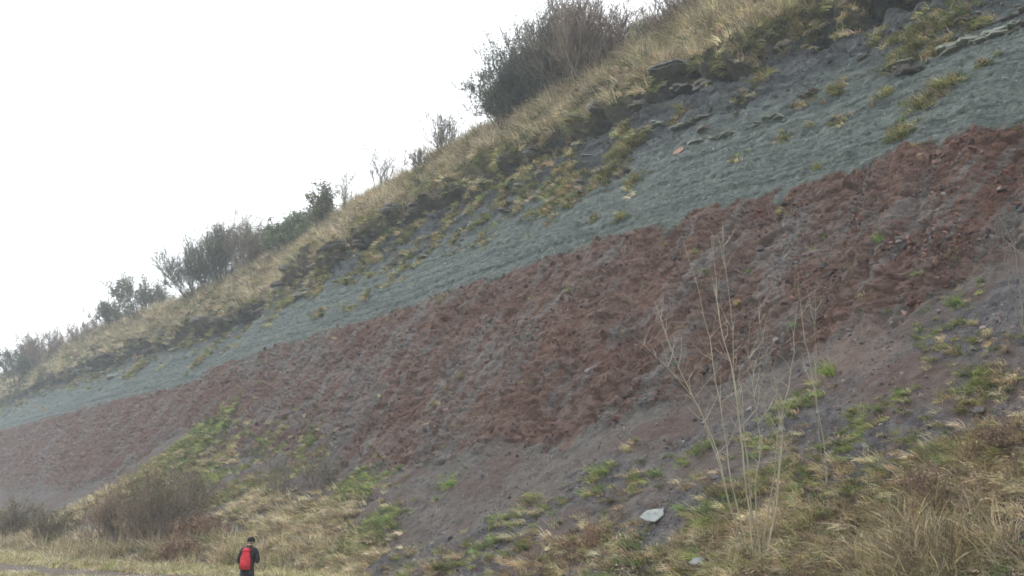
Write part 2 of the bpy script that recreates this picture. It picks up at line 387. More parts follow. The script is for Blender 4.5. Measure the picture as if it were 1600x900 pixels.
# ------------------------------------------------------------------ ground and track
def mat_ground():
    m = NT('rough_meadow_soil'); pos = m.n('ShaderNodeNewGeometry').outputs['Position']
    c = m.mix(m.ramp(m.noise(pos, .8, 5), .35, .65), (.20, .175, .095), (.29, .255, .15))
    c = m.mix(m.ramp(m.noise(pos, 7, 4), .5, .75), c, (.11, .105, .055))
    m.bsdf(c, .95, m.noise(pos, 9, 4), .6, .05, .1); return m.m
gx = np.r_[-900, -400, -200, np.arange(-110, 60, 1.5), 120, 300, 900]; gy = np.r_[-900, -300, -100, np.arange(-10, 150, 1.5), 250, 500, 900]
GX, GY = np.meshgrid(gx, gy); GZ = .05 * fbm(GX * .2, GY * .2, 0, 3) - .02
n1 = len(gx); jj = (np.arange(len(gy) - 1)[:, None] * n1 + np.arange(n1 - 1)).ravel()
gr = link('ground', mesh_np('ground', np.stack([GX, GY, GZ], -1).reshape(-1, 3), np.stack([jj, jj + 1, jj + n1 + 1, jj + n1], 1), True), mat_ground())
tag(gr, 'flat meadow ground of short yellowish grass below the cliff', 'ground', kind='structure')
pa, pb = ground_at(-60, 884), ground_at(260, 903)
pc = pb + (pb - pa) * 1.1
pv, pf = [], []
for i in range(61):
    a = i / 60; c = pa * (1 - a) + pc * a; dd = pc - pa; w = np.array([-dd[1], dd[0], 0]); w /= np.linalg.norm(w)
    for j in range(7):
        o = (j / 6 - .5) * (4.6 + .7 * float(noise(i * .3, j * 2., 4))); p = c + w * o
        zz_ = .05 * float(fbm(p[0] * .2, p[1] * .2, 0, 3)) - .02
        pv.append((p[0], p[1], zz_ + .03 + .03 * float(noise(p[0] * 2, p[1] * 2, 0))))
for i in range(60):
    for j in range(6): pf.append((i * 7 + j, i * 7 + j + 1, i * 7 + j + 8, i * 7 + j + 7))
tr = link('path', mesh_np('path', pv, np.array(pf), True), mat_plain('stony_track', (.085, .07, .062), (.145, .12, .105), 1.5, .95, .8, .05, .1))
tag(tr, 'dark stony track crossing the meadow', 'path', kind='structure')

# ------------------------------------------------------------------ instanced stuff
def gn_scatter(name, pts, rot, scl, idx, tint, variants, mat):
    me = bpy.data.meshes.new(name); pts = np.asarray(pts, np.float32)
    me.vertices.add(len(pts)); me.vertices.foreach_set('co', pts.ravel())
    attr(me, 'rot', rot, 'FLOAT_VECTOR'); attr(me, 'scl', scl, 'FLOAT_VECTOR'); attr(me, 'idx', idx, 'INT'); attr(me, 'tint', tint, 'FLOAT_COLOR')
    o = link(name, me, mat)
    g = bpy.data.node_groups.new(name, 'GeometryNodeTree')
    g.interface.new_socket('Geometry', in_out='INPUT', socket_type='NodeSocketGeometry'); g.interface.new_socket('Geometry', in_out='OUTPUT', socket_type='NodeSocketGeometry')
    gi = g.nodes.new('NodeGroupInput'); go = g.nodes.new('NodeGroupOutput'); jn = g.nodes.new('GeometryNodeJoinGeometry')
    def named(n, t):
        a = g.nodes.new('GeometryNodeInputNamedAttribute'); a.data_type = t; a.inputs[0].default_value = n; return a.outputs['Attribute']
    r, sc, ix = named('rot', 'FLOAT_VECTOR'), named('scl', 'FLOAT_VECTOR'), named('idx', 'INT')
    for k, vm in enumerate(variants):
        so = bpy.data.objects.new(vm.name, vm)
        oi = g.nodes.new('GeometryNodeObjectInfo'); oi.inputs['Object'].default_value = so
        ti = g.nodes.new('GeometryNodeGeometryToInstance'); g.links.new(oi.outputs['Geometry'], ti.inputs[0])
        cmp_ = g.nodes.new('FunctionNodeCompare'); cmp_.data_type = 'INT'; cmp_.operation = 'EQUAL'
        g.links.new(ix, cmp_.inputs[2]); cmp_.inputs[3].default_value = k
        ip = g.nodes.new('GeometryNodeInstanceOnPoints')
        g.links.new(gi.outputs[0], ip.inputs['Points']); g.links.new(cmp_.outputs[0], ip.inputs['Selection']); g.links.new(ti.outputs[0], ip.inputs['Instance'])
        g.links.new(r, ip.inputs['Rotation']); g.links.new(sc, ip.inputs['Scale']); g.links.new(ip.outputs[0], jn.inputs[0])
    g.links.new(jn.outputs[0], go.inputs[0])
    md = o.modifiers.new('scatter', 'NODES'); md.node_group = g
    return o

def blades(n, L, W, R, droop, comb, rg, seg=3, up=1.0, flat=.0):
    """a tuft of tapering, drooping ribbons; comb pushes them towards +X (downhill)"""
    vs_, fs, bv = [], [], []
    for i in range(n):
        a = rg.uniform(0, 2 * math.pi); r = R * math.sqrt(rg.uniform()); b = np.array([r * math.cos(a), r * math.sin(a), -.03])
        l = L * rg.uniform(.55, 1.15); w = W * rg.uniform(.6, 1.3); az = rg.uniform(0, 2 * math.pi); lean = rg.uniform(.1, .55)
        d = np.array([math.cos(az) * lean + comb, math.sin(az) * lean, up]); d /= np.linalg.norm(d)
        side = np.cross(d, [math.cos(az + 1.3), math.sin(az + 1.3), .2]); side /= np.linalg.norm(side) + 1e-6
        p = b.copy(); base = len(vs_); c = rg.uniform()
        hd = np.array([math.cos(az) * .6 + comb * 1.6, math.sin(az) * .6, 0])
        for k in range(seg + 1):
            ww = w * (1 - (k / seg) ** 1.5) * .5 + .0006
            vs_ += [p - side * ww, p + side * ww]; bv += [c, c]
            p = p + d * (l / seg); d = d + (hd * .5 + np.array([0, 0, -1.0])) * droop * rg.uniform(.6, 1.4); d /= np.linalg.norm(d)
        for k in range(seg): fs.append((base + 2 * k, base + 2 * k + 1, base + 2 * k + 3, base + 2 * k + 2))
    return np.array(vs_), np.array(fs), np.array(bv)
def tuft_mesh(name, *a, **k):
    v, f, b = blades(*a, **k); me = mesh_np(name, v, f, True); attr(me, 'bv', b); me.materials.append(M_GRASS); return me
rg = np.random.default_rng(11)
TUFTS = [
    tuft_mesh('dry_grass_a', 34, .60, .034, .30, .38, .45, rg), tuft_mesh('dry_grass_b', 34, .50, .032, .34, .44, .6, rg),      # 0,1 hummocky straw
    tuft_mesh('combed_grass_a', 30, .75, .030, .22, .36, .85, rg), tuft_mesh('combed_grass_b', 28, .60, .030, .20, .40, .7, rg),  # 2,3 hanging downhill
    tuft_mesh('tall_grass_a', 26, 1.05, .022, .30, .20, .30, rg, seg=4), tuft_mesh('tall_grass_b', 26, .90, .022, .34, .26, .40, rg, seg=4),  # 4,5 upright straw
    tuft_mesh('short_grass', 46, .26, .014, .34, .22, .1, rg),                                                                   # 6 meadow
    tuft_mesh('bramble_twigs', 26, .85, .013, .40, .22, .2, rg, seg=4),                                                          # 7 arching stems
    tuft_mesh('fine_grass_a', 44, .50, .016, .22, .34, .6, rg, seg=4), tuft_mesh('fine_grass_b', 42, .62, .015, .26, .30, .4, rg, seg=4),  # 8,9 close by
]
def weed_mesh(name, n, R_, H_, ls):
    c = np.stack([rg.normal(0, R_, n), rg.normal(0, R_, n), rg.uniform(.02, H_, n)], 1); a = rg.normal(size=(n, 3)); a[:, 2] *= .4; a /= np.linalg.norm(a, axis=1)[:, None]
    b = np.cross(a, np.array([0, 0, 1.]) + rg.normal(0, .4, (n, 3))); b /= np.linalg.norm(b, axis=1)[:, None]; l = ls * rg.uniform(.6, 1.3, (n, 1))
    v = np.stack([c - a * l, c + b * l * .45, c + a * l, c - b * l * .45], 1).reshape(-1, 3); me = mesh_np(name, v, (np.arange(n) * 4)[:, None] + np.arange(4)); attr(me, 'bv', np.repeat(rg.uniform(size=n), 4)); me.materials.append(M_GRASS); return me
TUFTS += [weed_mesh('leafy_weed_a', 60, .20, .30, .035), weed_mesh('leafy_weed_b', 44, .16, .18, .045)]          # 10,11
def down_rot(nrm, jitter=.6, lean=.35):
    """Euler angles that turn +X downhill and lean +Z a little towards the slope's normal"""
    n = len(nrm); out = np.zeros((n, 3))
    az = np.arctan2(nrm[:, 1], nrm[:, 0]) + rng.normal(0, jitter, n)
    tilt = np.arctan2(np.hypot(nrm[:, 0], nrm[:, 1]), nrm[:, 2]) * lean
    out[:, 1] = tilt; out[:, 2] = az      # XYZ order: tilt about Y, then turn about Z
    return out
STRAW = np.array([.43, .37, .245]); STRAW2 = np.array([.33, .265, .15]); PALE = np.array([.52, .45, .32]); OLIVE = np.array([.235, .235, .095]); GREEN = np.array([.150, .195, .075]); BROWN = np.array([.20, .145, .10]); LIME = np.array([.235, .285, .095]); DOLIVE = np.array([.13, .135, .06])
def mixcol(n, cols, ps, va=.5):
    k = rng.choice(len(cols), n, p=np.array(ps) / sum(ps)); c = np.array(cols)[k]; return c * 1.12 * rng.uniform(1 - va, 1 + va, (n, 1)) * rng.uniform(.93, 1.07, (n, 3))
G = {k: [] for k in ('p', 'r', 's', 'i', 'c')}
def add_grass(idx, variants, cols, ps, smin, smax, jitter=.6, lean=.35, sink=.03):
    n = len(idx)
    if n == 0: return
    idx = idx[(Sf[idx] > -43)]; n = len(idx)
    G['p'].append(PT[idx] - NN[idx] * sink + rng.normal(0, .03, (n, 3))); G['r'].append(down_rot(NN[idx], jitter, lean))
    G['s'].append((rng.uniform(smin, smax, n)[:, None] * rng.uniform(.85, 1.15, (n, 3)))); G['i'].append(rng.choice(variants, n)); G['c'].append(mixcol(n, cols, ps))
Vf, Sf, Tf = V.ravel(), SS.ravel(), T.ravel()
tf = m_tf.ravel(); taf = m_ta.ravel(); redf = m_red.ravel(); shf = m_sh.ravel(); z0f = Z0.ravel()
def pick(weight, n):
    c = np.cumsum(np.clip(weight, 0, None)); return np.minimum(np.searchsorted(c, rng.random(n) * c[-1], side='right'), NV - 1)
inview = (PX > -80) & (PX < 1700) & (PY > -120) & (PY < 1000)
wst = inview / np.clip(dist, 15, 200) ** .15
# the grassy brow
lum = fbm(Sf * .25, Tf * .3, 200, 3)
up = sstep(26, 33, PT[:, 2])
hum = np.abs(noise(Sf * .8, Tf * .9, 95)) + .6 * np.abs(noise(Sf * 1.9, Tf * 2.1, 96))
a = pick(wst * (tf > .5) * sstep(.12, .5, hum + up * .12) * np.clip(.75 + lum * .6 + up * .3, .15, 2) * (Vf < 7.3), 15000)
hi = lum[a] + up[a] * .9 + .35 * sstep(20, 50, Sf[a]) + rng.normal(0, .25, len(a)) > .28
add_grass(a[hi], [0, 1, 5, 4], [PALE, STRAW, STRAW2, OLIVE], [8, 4, 1.5, 1], .75, 1.6)
add_grass(a[~hi], [0, 1, 2, 3], [STRAW, OLIVE, STRAW2, GREEN, DOLIVE], [3, 5, 2.5, 1, 3], .75, 1.6)
# ragged tufts over the dark beds and the top of the grey green
cl = sstep(.02, .45, fbm(Sf * .42 + .17 * Tf, Tf * .36, 240, 2) + .35 * noise(Sf * 1.5, Tf * 1.5, 3) - .13 * np.clip(HG + 1.2 - z0f, 0, 9) + .05 * np.clip(z0f - 22, 0, 5) - .5 * sstep(4, -8, Sf) + .05)
a = pick(wst * cl * (Vf > 3.1) * (tf < .6) * (Vf < 6), 3600)
add_grass(a, [0, 1, 2, 3], [OLIVE, STRAW2, STRAW, GREEN, DOLIVE], [6, 3, 3, 1.5, 3], .55, 1.25, .5)
# a thin sprinkle on the grey green and on the red
a = pick(wst * (redf > .5) * sstep(.42, .7, fbm(Sf * .8, Tf * .8, 260, 2)), 240); add_grass(a, [2, 3, 6], [OLIVE, GREEN, STRAW2, LIME], [4, 4, 3, 2], .3, .7)
# patches on the scree: (px, py, radius, count, mix, size)
greenmix = ([GREEN, LIME, OLIVE, STRAW], [4, 3, 3, 2]); strawmix = ([STRAW, PALE, STRAW2, OLIVE], [5, 3, 3, 1]); brow = ([OLIVE, STRAW, STRAW2, GREEN, DOLIVE], [6, 4, 2, 2, 2]); mixmix = ([OLIVE, STRAW, GREEN, STRAW2, BROWN], [4, 4, 3, 3, 2]); brownmix = ([STRAW2, BROWN, STRAW, OLIVE], [4, 4, 3, 2])
PATCH = [
    (1450, 48, .8, 70, brow, .9), (1410, 65, .7, 50, brow, .9), (1495, 28, .7, 50, brow, .9), (1340, 12, .8, 60, brow, .9), (1270, 30, .8, 60, brow, .9), (1220, 45, .8, 60, brow, .9), (1180, 70, .8, 50, brow, .9), (1160, 150, .5, 24, brow, .7), (1310, 140, .5, 30, brow, .7), (1260, 160, .4, 20, brow, .6), (1470, 140, .7, 50, brow, .8), (1440, 165, .6, 40, brow, .8), (1405, 205, .5, 30, brow, .7), (1385, 150, .4, 20, brow, .6), (1540, 100, .4, 18, brow, .6), (1310, 195, .4, 20, brow, .6), (1225, 215, .4, 18, brow, .6), (1155, 245, .4, 16, brow, .6),
    (985, 225, .8, 60, brow, .9), (960, 265, .9, 70, brow, .9), (990, 285, .6, 30, brow, .8), (930, 290, .7, 40, brow, .8), (900, 310, .8, 50, brow, .8), (860, 325, .7, 40, brow, .8), (830, 335, .5, 26, brow, .7), (915, 200, .9, 60, brow, 1.), (850, 215, .9, 60, brow, 1.), (760, 290, .9, 50, brow, .9), (700, 340, .8, 40, brow, .8), (760, 380, .5, 18, brow, .6), (970, 340, .4, 18, brow, .6), (930, 340, .4, 16, brow, .6), (640, 400, .8, 40, brow, .8), (580, 395, 1., 50, brow, .9), (500, 440, 1., 50, brow, .9), (450, 470, 1., 50, brow, .9), (690, 470, .5, 16, brow, .6), (310, 560, 1.2, 50, brow, .9), (210, 575, 1.4, 60, brow, 1.), (500, 490, .6, 18, brow, .7), (610, 440, .6, 18, brow, .7),

    (310, 685, 2.6, 150, greenmix, .8), (270, 720, 2.6, 170, greenmix, .85), (230, 745, 2.6, 170, mixmix, .9), (340, 720, 2.2, 120, mixmix, .8), (180, 770, 2.4, 150, strawmix, .9), (130, 790, 2.4, 150, strawmix, 1.), (300, 760, 2.2, 120, greenmix, .9), (370, 770, 1.8, 100, mixmix, .8),
    (420, 700, 1.8, 60, greenmix, .7), (480, 690, 1.2, 40, greenmix, .6), (450, 740, 1.9, 110, mixmix, .8), (400, 790, 1.6, 120, strawmix, .9), (440, 815, 1.6, 170, strawmix, 1.0), (480, 835, 1.5, 150, strawmix, .9), (520, 800, 1.4, 90, strawmix, .8), (550, 770, 1.1, 60, greenmix, .7), (560, 745, 1.0, 40, greenmix, .6), (600, 765, .9, 30, greenmix, .6), (610, 740, .7, 26, greenmix, .55), (590, 820, .9, 50, greenmix, .7), (565, 850, 1.2, 90, greenmix, .8), (520, 870, 1.4, 120, strawmix, .8), (555, 885, 1.3, 110, strawmix, .8),
    (705, 755, .6, 22, greenmix, .6), (640, 800, .6, 18, greenmix, .55), (690, 780, .5, 12, mixmix, .5), (720, 870, .8, 40, greenmix, .65), (760, 850, .8, 34, greenmix, .65), (790, 820, .9, 46, greenmix, .7), (830, 790, .9, 34, mixmix, .7), (800, 870, 1.0, 60, mixmix, .7), (680, 890, .8, 45, strawmix, .6), (850, 800, .5, 16, greenmix, .6), (865, 795, .5, 14, greenmix, .6),
    (945, 740, .8, 40, greenmix, .65), (925, 765, .6, 22, mixmix, .6), (985, 700, .4, 12, strawmix, .6), (1000, 750, .7, 26, mixmix, .6), (1020, 740, .5, 16, greenmix, .55), (1065, 720, .6, 20, greenmix, .6), (1100, 700, .6, 22, greenmix, .6), (980, 770, .6, 18, mixmix, .6), (900, 845, .9, 60, brownmix, .7), (945, 830, .8, 60, brownmix, .7), (870, 880, .9, 70, brownmix, .7), (960, 870, .8, 60, mixmix, .7), (1010, 880, .8, 60, mixmix, .7), (1070, 860, .8, 60, strawmix, .7), (1100, 830, .8, 60, mixmix, .7), (1120, 800, .8, 60, greenmix, .7), (1130, 770, .8, 50, mixmix, .7),
    (1235, 640, .7, 36, greenmix, .6), (1260, 620, .6, 30, greenmix, .6), (1330, 690, .7, 36, greenmix, .55), (1355, 650, .7, 30, greenmix, .55), (1400, 630, .6, 24, greenmix, .55), (1450, 525, .6, 26, greenmix, .5), (1460, 545, .6, 22, mixmix, .5), (1500, 470, .6, 24, greenmix, .5), (1510, 505, .5, 14, mixmix, .5), (1535, 590, .6, 34, greenmix, .6), (1525, 615, .6, 30, mixmix, .6), (1470, 560, .5, 16, mixmix, .5), (1560, 540, .5, 18, mixmix, .5), (1530, 530, .5, 18, greenmix, .5), (1580, 600, .5, 24, strawmix, .5), (1575, 680, .7, 70, strawmix, .65), (1540, 720, .8, 90, brownmix, .65), (1500, 700, .8, 80, mixmix, .6), (1450, 740, .9, 110, brownmix, .65), (1400, 760, .9, 100, mixmix, .65), (1320, 760, .9, 80, mixmix, .6), (1250, 760, .9, 90, mixmix, .65), (1200, 750, .8, 80, mixmix, .65), (1230, 690, .7, 36, mixmix, .6), (1290, 720, .8, 50, mixmix, .6), (1190, 690, .7, 36, greenmix, .6), (1430, 690, .7, 36, mixmix, .55),
    (1160, 830, .8, 100, strawmix, .7), (1200, 820, .8, 110, strawmix, .7), (1260, 830, .9, 120, brownmix, .7), (1320, 820, .9, 110, mixmix, .7), (1380, 820, .9, 120, brownmix, .7), (1450, 800, .9, 130, brownmix, .7), (1520, 790, .9, 130, strawmix, .7), (1580, 760, .8, 110, strawmix, .7), (1150, 880, .8, 100, mixmix, .7), (1220, 880, .9, 120, strawmix, .7), (1290, 880, .9, 120, brownmix, .7), (1360, 880, .9, 130, strawmix, .8), (1430, 880, .9, 150, strawmix, .85), (1490, 890, .9, 130, strawmix, .8), (1440, 850, .9, 120, strawmix, .8), (1580, 890, .7, 40, brownmix, .6), (1090, 890, .8, 80, mixmix, .7),
]
def near_pick(c, rad, n):
    k = np.where(np.abs(PTX - np.float32(c[0])) < 2.2 * rad)[0]; k = k[np.abs(PT[k] - c).max(1) < 2.2 * rad]; d2 = ((PT[k] - c) ** 2).sum(1); w = np.exp(-d2 / (rad * rad) * 1.3); cw = np.cumsum(w)
    return k[np.minimum(np.searchsorted(cw, rng.random(n) * cw[-1], side='right'), len(k) - 1)]
for (px, py, r, n, mm, sz) in PATCH:
    c = PT[at(px, py)]; n = int(n * (2.3 if px < 400 else 1.8 if px < 600 else .62 if (px > 1130 and py > 700) else .55 if py > 700 else .8)); a = near_pick(c, r, n)
    vv = [8, 9, 2, 3] if px > 580 and mm is not brow else [0, 1, 2, 3]
    if mm is strawmix and 1380 < px < 1520 and py > 830: vv = [8, 9, 5, 4]
    add_grass(a, vv, *mm, sz * .75, sz * 1.25, .45)
    if (mm is brownmix or mm is strawmix) and px > 850:
        a = near_pick(c, r * 1.2, n // 4); add_grass(a, [7], [BROWN, STRAW2, np.array([.15, .10, .08])], [3, 2, 2], sz * .7, sz * 1.2, 2.)
# rough cover along the foot of the slope
a = pick(inview * (Vf > .6) * (Vf < 1.6) * sstep(.0, .5, (1.25 - Vf) * 1.3 + .5 * fbm(Sf * .6, Tf * .6, 300, 2)) * (Sf > -3), 2600)
add_grass(a, [0, 1, 4, 5], *strawmix, .6, 1.1)
a = pick(inview * (Vf > .6) * (Vf < 1.9) * sstep(.1, .6, (1.3 - Vf) * 1.2 + .7 * fbm(Sf * .7, Tf * .7, 310, 2)) * np.where(Sf < -23, 1, .22) * (Sf < -3), 1500)
add_grass(a, [8, 9, 2, 7], *mixmix, .35, .8)
a = pick(inview * (Vf > .6) * (Vf < 1.75) * (Sf < -20) * sstep(.1, .5, (1.35 - Vf) + .6 * fbm(Sf * .9, Tf * .9, 330, 2)), 420); add_grass(a, [10, 11], [BROWN * .9, GREEN * .8, DOLIVE, STRAW2, np.array([.17, .085, .06])], [3, 3, 3, 2, 2], .6, 1.3, 2.)
# meadow
gp = []
while len(gp) < 9000:
    px, py = rng.uniform(-60, 700), 862 + 80 * rng.uniform() ** 1.6
    p = ground_at(px, py)
    s_, q_ = sq_of(p[0], p[1])
    if q_ < float(np.interp(s_, S, toe)) - .5: continue
    e = np.dot(p - pa, pc - pa) / np.dot(pc - pa, pc - pa); off = np.linalg.norm(p - (pa + (pc - pa) * e))
    if off < 2.0 + .5 * rng.normal() or (off < 9 and p[1] < (pa + (pc - pa) * e)[1] and rng.random() < .9): continue
    gp.append(p)
gp = np.array(gp); ng = len(gp)
G['p'].append(gp); G['r'].append(np.c_[np.zeros((ng, 2)), rng.uniform(0, 6.28, ng)]); G['s'].append(rng.uniform(.5, 1.2, (ng, 1)) * np.ones((1, 3))); G['i'].append(rng.choice([6, 6, 6, 6, 6, 1], ng)); G['c'].append(mixcol(ng, [np.array([.40, .36, .185]), STRAW, np.array([.31, .31, .12]), PALE], [5, 4, 3, 3]))
gs = gn_scatter('grass', *[np.concatenate(G[k]) for k in ('p', 'r', 's', 'i', 'c')], TUFTS, M_GRASS)
tag(gs, 'straw and olive grass growing over brow, scree and meadow', 'grass', kind='stuff')

# stones and crumbled marl
STONES = []
for k in range(6):
    bm = bmesh.new()
    for i in range(13):
        v = Vector(rg.normal(size=3)).normalized() * rg.uniform(.35, .55); bm.verts.new((v.x * rg.uniform(.8, 1.25), v.y, v.z * (.75 if k < 4 else .35)))
    r = bmesh.ops.convex_hull(bm, input=bm.verts); bmesh.ops.delete(bm, geom=[v for v in bm.verts if not v.link_faces], context='VERTS')
    me = bpy.data.meshes.new('fragment'); bm.to_mesh(me); bm.free(); me.materials.append(M_STONE); attr(me, 'bv', np.full(len(me.vertices), rg.uniform())); STONES.append(me)
RB = {k: [] for k in ('p', 'r', 's', 'i', 'c')}
def add_stones(idx, cols, ps, sizes, flat=False):
    n = len(idx); sz = rng.lognormal(math.log(sizes[0]), sizes[1], n)
    RB['p'].append(PT[idx] + NN[idx] * (sz[:, None] * rng.uniform(-.2, .22, (n, 1)))); RB['r'].append(rng.uniform(0, 6.28, (n, 3)) if not flat else np.c_[rng.normal(0, .2, (n, 2)), rng.uniform(0, 6.28, n)])
    RB['s'].append(sz[:, None] * rng.uniform(.7, 1.3, (n, 3))); RB['i'].append(rng.choice(6, n) if not flat else rng.choice([4, 5], n)); RB['c'].append(np.clip(mixcol(n, cols, ps, .25), .055, 1))
near = inview / np.clip(dist, 18, 70) ** .5
R1, R2, R3, GY1, GY2, DG, GG = [np.array(c) for c in ((.122, .066, .054), (.168, .102, .084), (.070, .044, .038), (.130, .120, .120), (.175, .165, .16), (.075, .072, .076), (.170, .195, .187))]
a = pick(near * (redf > .6) * np.clip(.25 + fbm(Sf * .5, Tf * .5, 400, 2), .03, 2), 20000); wf = wash.ravel()[a] + rng.normal(0, .22, len(a)) > .5
add_stones(a[~wf], [R1, R2, R3, R3], [5, 3, 3, 1], (.085, .55)); add_stones(a[wf], [GY1, GY2, DG, R2], [5, 2, 3, 2], (.075, .55))
a = pick(near * m_gr.ravel() * (Vf < 5), 5000); add_stones(a, [GG, GG * .75, GG * 1.25], [5, 2, 2], (.06, .5))
a = pick(near * (shf > .5) * (tf < .4) * (Vf > 3.5) * (Vf < 6), 4000); add_stones(a, [DG, DG * 1.5, GG * .8, STRAW2 * .7], [4, 3, 2, 1], (.15, .5), True)
wd_ = w_dark.ravel()
a = pick(near * (taf > .6) * np.clip(.3 + .7 * wd_ + .6 * fbm(Sf * .6, Tf * .6, 420, 2), .08, 2), 34000); add_stones(a, [GY1, GY2, DG * 1.2, R2, R3], [5, 2.5, 3, 2, 1.5], (.045, .55))
a = pick(near * (taf > .6) * (Sf < -8), 700); add_stones(a, [GY1, GY2, GG, DG * 1.3], [4, 3, 1, 1], (.10, .45))
rs = gn_scatter('rubble', *[np.concatenate(RB[k]) for k in ('p', 'r', 's', 'i', 'c')], STONES, M_STONE)
tag(rs, 'crumbled red and grey rock fragments on cliff and scree', 'rubble', kind='stuff')

# ------------------------------------------------------------------ rock ledges in the upper beds (parts of the cliff)
def slab_mesh(name, L, Dp, H, rg, layers=2):
    """a broken bed: stacked thin layers with ragged fronts, x along the cliff, +y outwards"""
    bm = bmesh.new(); z = 0; layers += 1
    for k in range(layers):
        h = H / layers * rg.uniform(.6, 1.3); n = max(6, int(L / .22))
        x0, x1 = -L / 2 * rg.uniform(.45, 1), L / 2 * rg.uniform(.45, 1)
        xs = np.linspace(x0, x1, n) + rg.normal(0, .04, n)
        fr = Dp * (.35 + .5 * np.sin(np.linspace(.05, math.pi - .05, n)) ** .7) + np.repeat(rg.normal(0, .11, n // 2 + 1), 2)[:n] + rg.normal(0, .05, n) + rg.uniform(-.15, .15)
        top, bot = [], []; sl = rg.normal(0, .03)
        for i in range(n):
            j = rg.normal(0, .018) + sl * xs[i]
            top.append((bm.verts.new((xs[i], fr[i] - rg.uniform(0, .08), z + h + j)), bm.verts.new((xs[i], -.9, z + h + j + .15))))
            bot.append((bm.verts.new((xs[i] + rg.normal(0, .03), fr[i] - rg.uniform(.0, .10), z + j)), bm.verts.new((xs[i], -.9, z + j))))
        for i in range(n - 1):
            bm.faces.new((top[i][0], top[i + 1][0], top[i + 1][1], top[i][1])); bm.faces.new((bot[i][0], bot[i][1], bot[i + 1][1], bot[i + 1][0]))
            bm.faces.new((bot[i][0], bot[i + 1][0], top[i + 1][0], top[i][0]))
        for e in (0, n - 1): bm.faces.new((bot[e][0], top[e][0], top[e][1], bot[e][1]))
        z += h + .012
    bmesh.ops.recalc_face_normals(bm, faces=bm.faces)
    me = bpy.data.meshes.new(name); bm.to_mesh(me); bm.free(); return me
yaw = math.atan2(DIR[1], DIR[0]) + math.pi            # +x along the cliff to the right, +y towards the viewer
def ledge(px, py, L, Dp, H, mat, layers=2, tilt=0.0, name='rock_ledge'):
    i = at(px, py); p = PT[i]
    H *= rg.uniform(.6, 1.0); L *= rg.uniform(.9, 1.6)
    o = link(name, slab_mesh(name, L, Dp, H, rg, layers), mat, cliff)
    o.location = p - np.array([0, 0, H / 2]) + np.array([NRM[0], NRM[1], 0]) * Dp * .05
    o.rotation_euler = (tilt, rg.normal(0, .03), math.atan2(DIR[1], DIR[0]) + rg.normal(0, .06))
    return o
LEDGES = [
    (1262, 75, 3.0, .9, .55, M_DARK, 3), (1330, 52, 2.8, .8, .5, M_DARK, 3), (1240, 128, 1.3, .35, .16, M_DARK, 1),
    (1075, 150, 2.6, .7, .5, M_DARK, 3), (1125, 140, 1.8, .5, .4, M_DARK, 2), (1140, 100, 2.0, .6, .4, M_DARK, 2), (1180, 160, 1.8, .35, .2, M_DARK, 1),
    (1135, 212, 1.7, .4, .22, M_PALE, 2), (1195, 190, 2.0, .4, .2, M_PALE, 2), (1090, 222, 1.2, .35, .2, M_PALE, 1), (1400, 103, 1.4, .35, .3, M_PALE, 2), (1500, 70, 1.8, .45, .35, M_PALE, 2), (1555, 55, 2.0, .45, .3, M_PALE, 2), (1460, 92, 1.0, .3, .2, M_PALE, 1), (1590, 40, 1.4, .45, .3, M_PALE, 2),
    (890, 225, 2.6, .6, .45, M_DARK, 3), (845, 255, 2.2, .5, .4, M_DARK, 2), (970, 175, 2.2, .6, .4, M_DARK, 2), 
    (745, 350, 1.6, .35, .25, M_PALE, 2), (650, 395, 2.0, .35, .25, M_PALE, 2), (610, 415, 1.8, .4, .25, M_PALE, 2), (545, 435, 2.0, .4, .25, M_PALE, 2),
    (620, 345, 3.4, .7, .5, M_DARK, 3), (560, 380, 2.4, .6, .5, M_DARK, 2), (530, 395, 2.4, .6, .6, M_DARK, 2),
    (385, 470, 3.0, .7, .6, M_DARK, 3), (355, 490, 2.4, .5, .4, M_DARK, 2), (470, 460, 2.4, .5, .35, M_PALE, 2), (300, 520, 3.0, .6, .5, M_DARK, 2), (270, 545, 3.0, .5, .3, M_PALE, 2), (175, 585, 3.4, .6, .4, M_PALE, 2), (90, 578, 5.0, 1.0, .9, M_DARK, 3), (50, 600, 4.0, .8, .7, M_DARK, 2), (130, 590, 3.0, .6, .5, M_DARK, 2), (210, 565, 3.0, .6, .5, M_DARK, 2),
]
LEDGES = [l for l in LEDGES if l[5] is M_PALE]
for L_ in LEDGES: ledge(*L_)
def surf(s_, z_):
    j = int(np.argmin(np.abs(S - s_))); i_ = int(np.argmin(np.abs(Z0[200:640, j] - z_))) + 200; return i_ * NS + j
def bed_ledge(s_, z_, L, Dp, H, mat, layers):
    i_ = surf(s_, z_); o = link('rock_ledge', slab_mesh('rock_ledge', L, Dp, H, rg, layers), mat, cliff)
    o.location = PT[i_] + np.array([NRM[0], NRM[1], 0]) * Dp * .12
    o.rotation_euler = (rg.normal(0, .05), rg.normal(0, .03), math.atan2(DIR[1], DIR[0]) + rg.normal(0, .05))
x = -27.0
while x < 125:
    Lx = rg.uniform(.9, 3.2) * (1 + max(0, x) / 70)
    if rg.uniform() < .72:
        tl = float(np.interp(x, S, turf_lo)) - .5 * float(np.interp(x, S, turf_n[surf(x, 26) // NS]))
        for k in range(rg.integers(1, 3)): bed_ledge(x + Lx / 2 + rg.normal(0, .3), tl - .05 - .32 * k + rg.normal(0, .12), Lx * rg.uniform(.6, 1.1), rg.uniform(.7, 1.3), rg.uniform(.2, .5), M_DARK, int(rg.integers(1, 4)))
    x += Lx * rg.uniform(.75, 1.2)
